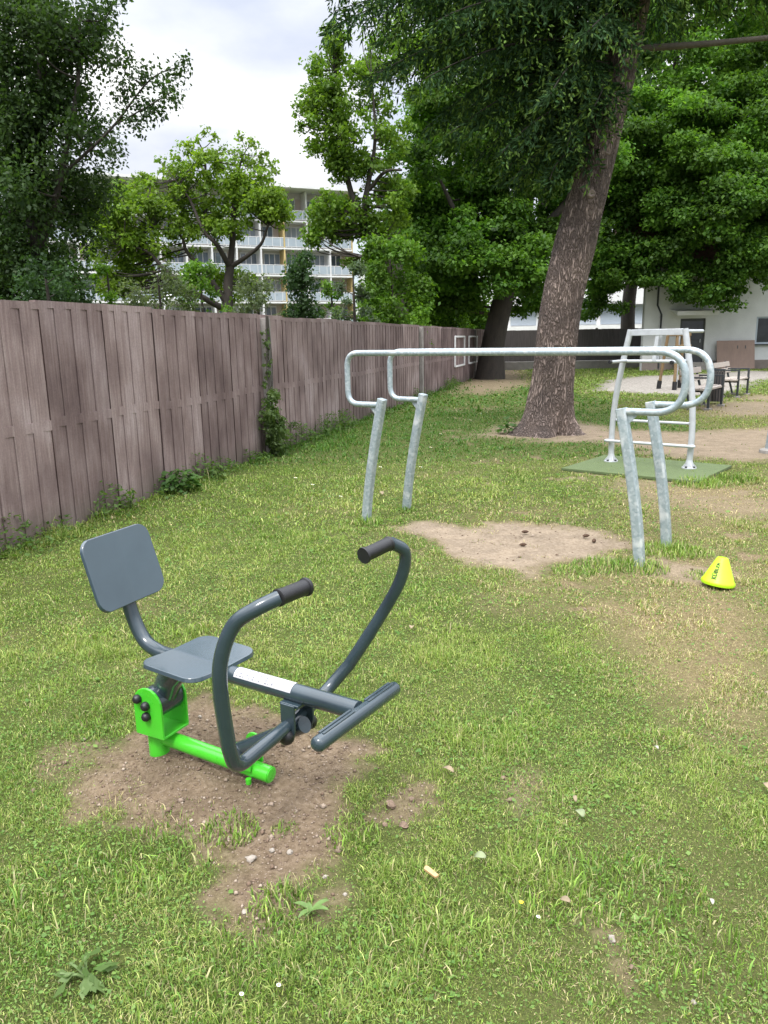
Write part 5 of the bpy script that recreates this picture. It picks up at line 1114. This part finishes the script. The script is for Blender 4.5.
# ------------------------------------------------------------------ small litter on the ground
def rock(name, lab, u, v, r, sc, mat, group):
    p = gp(u, v); rr2 = np.random.default_rng(int(u * 7 + v)); mb = MB(); mb.ball((0, 0, 0), r, 10, sc)
    mb.v = [tuple(np.array(q) * (1 + rr2.normal(0, 0.13))) for q in mb.v]; o = mb.build(name, mat, None, 35)
    o.location = (p[0], p[1], r * sc[2] * 0.45 + float(hgt(np.array([p[0]]), np.array([p[1]]))[0])); o.rotation_euler = (rr2.normal(0, .2), rr2.normal(0, .2), rr2.uniform(0, 6)); return tag(o, lab, 'stone', group)
for a in ((251, 858, 0.019, (1, 0.75, 0.5), 'largest grey stone on the lower part of the dug soil'), (290, 852, 0.011, (1, 1, 0.7), 'rounded stone right of the largest grey stone'), (272, 850, 0.010, (1, 0.8, 0.7), 'small stone between two bigger stones on the dug soil'), (245, 911, 0.012, (1, 0.7, 0.7), 'stone at the lower tip of the dug soil'), (200, 716, 0.008, (1, 1, 0.8), 'pale pebble behind the green base tube'), (325, 876, 0.009, (1, 0.8, 0.7), 'pebble at the grass edge right of the dug soil'), (345, 893, 0.007, (1, 1, 0.8), 'white pebble in grass below the dug soil'), (270, 742, 0.007, (1, 1, 0.8), 'pebble behind the near lever tube'), (612, 938, 0.012, (1, 0.7, 1.0), 'pale upright stone in the near lawn'), (694, 1000, 0.007, (1, 1, 0.9), 'white pebble near the bottom right corner'), (230, 765, 0.006, (1, 1, 0.8), 'pebble just below the green base tube'), (180, 800, 0.006, (1, 1, 0.8), 'pebble on the left half of the dug soil')):
    rock('stone', a[4], a[0], a[1], a[2], a[3], 'stone', 'stones on the ground')
for a in ((391, 806, 0.020, (1, 0.8, 0.65), 'larger clod of soil in the small bare patch'), (404, 826, 0.017, (1, 0.9, 0.7), 'clod of soil at the lower end of the small bare patch'), (412, 800, 0.011, (1, 1, 0.7), 'crumbly clod at the right of the small bare patch'), (385, 825, 0.010, (1, 1, 0.7), 'small clod at the left of the small bare patch'), (503, 778, 0.012, (1, .8, .6), 'upper clod of soil in grass right of the foot bar'), (510, 800, 0.013, (1, .8, .6), 'lower clod of soil in grass right of the foot bar'), (632, 965, 0.010, (1, .8, .7), 'clod of soil by the pale upright stone')):
    tag(rock('soil_clod', a[4], a[0], a[1], a[2], a[3], 'clod', 'clods of soil'), cat='clod')
def flat_leaf(name, lab, u, v, ln, w, mat, cat, lift=0.028):
    p = gp(u, v); rr2 = random.Random(int(u + v)); vs = []
    for i in range(6):
        q = i / 5; ww = w * math.sin(math.pi * (0.08 + 0.86 * q)) ** 0.7
        for s_ in (-1, 0, 1): vs.append(((q - 0.5) * ln, s_ * ww / 2, 0.25 * ww * abs(s_) + 0.12 * ln * math.sin(math.pi * q)))
    mb = MB(); mb.add(vs, [(i * 3 + j, i * 3 + j + 1, i * 3 + j + 4, i * 3 + j + 3) for i in range(5) for j in range(2)]); o = mb.build(name, mat, None, 180)
    so = o.modifiers.new('thickness', 'SOLIDIFY'); so.thickness = 0.0008
    o.location = (p[0], p[1], lift); o.rotation_euler = (rr2.uniform(-.2, .2), rr2.uniform(-.2, .2), rr2.uniform(0, 6)); return tag(o, lab, cat)
flat_leaf('fallen_leaf', 'pale green fallen leaf lying in the right of the near lawn', 579, 821, 0.040, 0.034, 'paleleaf', 'leaf')
flat_leaf('fallen_leaf', 'dry curled leaf lying right of the small bare patch', 448, 777, 0.052, 0.026, 'dryleaf', 'leaf')
flat_leaf('fallen_leaf', 'grey-green fallen leaf right of the wood chip', 480, 865, 0.038, 0.028, 'paleleaf', 'leaf')
flat_leaf('fallen_leaf', 'slim faded leaf beside the pale green fallen leaf', 575, 806, 0.034, 0.014, 'dryleaf', 'leaf')
flat_leaf('fallen_leaf', 'whitish scrap of leaf in the lawn on the right', 656, 754, 0.026, 0.014, 'scrap', 'leaf')
flat_leaf('fallen_leaf', 'tan fallen leaf at the right edge of the lawn', 766, 793, 0.034, 0.022, 'dryleaf', 'leaf')
flat_leaf('fallen_leaf', 'brown dead leaf near the left bar posts', 381, 496, 0.09, 0.05, 'dryleaf', 'leaf')
flat_leaf('fallen_leaf', 'pale scrap of leaf in the near lawn far right', 711, 910, 0.022, 0.012, 'scrap', 'leaf')
flat_leaf('fallen_leaf', 'straw coloured leaf by the longer tuft in the near lawn', 565, 909, 0.03, 0.02, 'dryleaf', 'leaf')
flat_leaf('fallen_leaf', 'dry leaf in the lawn below the looped bar handle', 412, 632, 0.045, 0.03, 'dryleaf', 'leaf')
p = gp(431.5, 880); mb = MB(); mb.prism([(-0.024, -0.007), (0.022, -0.009), (0.026, 0.004), (-0.02, 0.009), (-0.027, 0.003)], 0.009, lambda a, c, d: (a, c, d)); o = mb.build('wood_chip', 'chip', None, None, 0.001)
o.location = (p[0], p[1], 0.024); o.rotation_euler = (0.15, 0.1, R_(-42)); tag(o, 'tan chip of wood lying in the near lawn', 'wood chip')
for u, v, lab in ((525, 533, 'pine cone at the back of the pale bare patch, left of centre'), (523, 546, 'pine cone nearest the camera on the pale bare patch'), (586, 537, 'left of the two pine cones at the right of the bare patch'), (594, 542, 'right of the two pine cones at the right of the bare patch')):
    p = gp(u, v); mb = MB(); kk = []
    for i in range(11):
        q = i / 10; kk.append((0.0135 * math.sin(math.pi * (0.06 + 0.88 * q)) * (1.12 if i % 2 else 0.82) + 0.001, q * 0.060 - 0.03))
    mb.lathe(kk, (0, 0, 0), 12, axis=(1, 0.2, 0)); o = mb.build('pine_cone', 'pinecone', None, 30); o.location = (p[0], p[1], 0.012); o.rotation_euler = (0, 0, (u * 3 + v) % 5); tag(o, lab, 'pine cone', 'pine cones under the parallel bars')
def daisy():
    t = thing('daisy', 'small white daisy flower dotted in the lawn', 'flower', (0, 0, 0), 0, 'white daisies in the lawn'); mb = MB()
    for k in range(11):
        a = k * 2 * math.pi / 11; ca, sa = math.cos(a), math.sin(a); mb.add([(0.003 * ca, 0.003 * sa, 0.04), (0.012 * ca - 0.003 * sa, 0.012 * sa + 0.003 * ca, 0.042), (0.015 * ca, 0.015 * sa, 0.041), (0.012 * ca + 0.003 * sa, 0.012 * sa - 0.003 * ca, 0.042)], [(0, 1, 2, 3)])
    mb.build('petals', 'petal', t); mb = MB(); mb.ball((0, 0, 0.042), 0.0045, 8, (1, 1, .6)); mb.build('eye', 'yolk', t, 180); mb = MB(); mb.tube([(0, 0, -0.005), (0, 0, 0.04)], 0.001, 5); mb.build('stem', 'leafstem', t); return t
d0 = daisy()
for i, (u, v) in enumerate(((148, 555), (295, 481), (312, 488), (480, 415), (487, 414), (430, 450), (420, 470), (240, 1003), (277, 994), (536, 925), (455, 420), (380, 470), (470, 422), (440, 436), (505, 408), (340, 500))):
    o = d0 if i == 0 else copy_tree(d0); p = gp(u, v); o.location = (p[0], p[1], 0.0); o.rotation_euler = (0.2 * math.sin(i), 0.2 * math.cos(i), i)
    s_ = max(0.42, min(1.7, p[1] / 6)); o.scale = (s_, s_, min(1.0, s_ * 1.6))
p = gp(521, 911); t = thing('buttercup', 'single yellow flower in the near lawn', 'flower', p); t.scale = (0.6, 0.6, 0.9); mb = MB()
for k in range(5):
    a = k * 2 * math.pi / 5; ca, sa = math.cos(a), math.sin(a); mb.add([(0, 0, 0.030), (0.008 * ca - 0.005 * sa, 0.008 * sa + 0.005 * ca, 0.033), (0.013 * ca, 0.013 * sa, 0.034), (0.008 * ca + 0.005 * sa, 0.008 * sa - 0.005 * ca, 0.033)], [(0, 1, 2, 3)])
mb.build('petals', 'yolk', t); mb = MB(); mb.tube([(0, 0, -0.005), (0, 0, 0.03)], 0.001, 5); mb.build('stem', 'leafstem', t)

# ------------------------------------------------------------------ sky and light
w = bpy.data.worlds.new('World'); S.world = w; w.use_nodes = True; nt = w.node_tree; nt.nodes.clear(); L = nt.links
out = N(nt, 'ShaderNodeOutputWorld'); bg = N(nt, 'ShaderNodeBackground'); L.new(bg.outputs[0], out.inputs[0]); bg.inputs['Strength'].default_value = 0.12
sk = N(nt, 'ShaderNodeTexSky', sky_type='NISHITA'); sk.sun_disc = False; sk.sun_elevation = R_(SUN_EL); sk.sun_rotation = R_(SUN_AZ); sk.air_density = 1.0; sk.dust_density = 1.5
tc = N(nt, 'ShaderNodeTexCoord'); sx = N(nt, 'ShaderNodeSeparateXYZ'); L.new(tc.outputs['Generated'], sx.inputs[0])
# project the view direction on a cloud layer
zc_ = N(nt, 'ShaderNodeMath', operation='MAXIMUM'); zc_.inputs[1].default_value = 0.0; L.new(sx.outputs[2], zc_.inputs[0])
za_ = N(nt, 'ShaderNodeMath', operation='ADD'); za_.inputs[1].default_value = 0.28; L.new(zc_.outputs[0], za_.inputs[0])
dv = N(nt, 'ShaderNodeVectorMath', operation='DIVIDE'); cb = N(nt, 'ShaderNodeCombineXYZ'); L.new(tc.outputs['Generated'], dv.inputs[0])
for k in range(3): L.new(za_.outputs[0], cb.inputs[k])
L.new(cb.outputs[0], dv.inputs[1])
mp = N(nt, 'ShaderNodeMapping'); mp.inputs['Location'].default_value = (3.1, 1.7, 0.0); L.new(dv.outputs[0], mp.inputs[0])
n1 = N(nt, 'ShaderNodeTexNoise'); n1.inputs['Scale'].default_value = 1.5; n1.inputs['Detail'].default_value = 8; n1.inputs['Roughness'].default_value = 0.52; n1.inputs['Distortion'].default_value = 0.25; L.new(mp.outputs[0], n1.inputs['Vector'])
n2 = N(nt, 'ShaderNodeTexNoise'); n2.inputs['Scale'].default_value = 2.3; n2.inputs['Detail'].default_value = 7; L.new(mp.outputs[0], n2.inputs['Vector'])
cov = ramp(nt, [(0.30, 0.35), (0.50, 1.0)]); L.new(n1.outputs[0], cov.inputs[0])
shd = ramp(nt, [(0.30, (5.6, 6.1, 7.3)), (0.47, (7.6, 7.9, 8.6)), (0.62, (10.5, 10.5, 10.5))]); L.new(n2.outputs[0], shd.inputs[0])
grad = ramp(nt, [(0.0, 0.54), (0.36, 0.66), (0.62, 1.8), (1.0, 2.8)]); L.new(sx.outputs[2], grad.inputs[0])
cl = mixc(nt, 1.0, shd.outputs[0], grad.outputs[0], 'MULTIPLY')
fin = mixc(nt, cov.outputs[0], sk.outputs[0], cl); L.new(fin, bg.inputs['Color'])
sun = bpy.data.lights.new('sun', 'SUN'); sun.energy = 1.8; sun.angle = R_(14); sun.color = (1, 0.975, 0.94); so = bpy.data.objects.new('sun', sun); COL.objects.link(so)
az = R_(SUN_AZ); el = R_(SUN_EL); dvec = Vector((math.sin(az) * math.cos(el), math.cos(az) * math.cos(el), math.sin(el))); so.rotation_euler = dvec.to_track_quat('Z', 'Y').to_euler(); so.location = (0, 0, 30)
vs_ = S.view_settings; vs_.view_transform = 'Standard'; vs_.look = 'None'; vs_.exposure = 0.78; vs_.gamma = 1.0; vs_.use_curve_mapping = False
S.render.engine = 'CYCLES'; S.cycles.max_bounces = 6; S.cycles.diffuse_bounces = 3; S.cycles.glossy_bounces = 3; S.cycles.transmission_bounces = 3; S.cycles.use_denoising = True
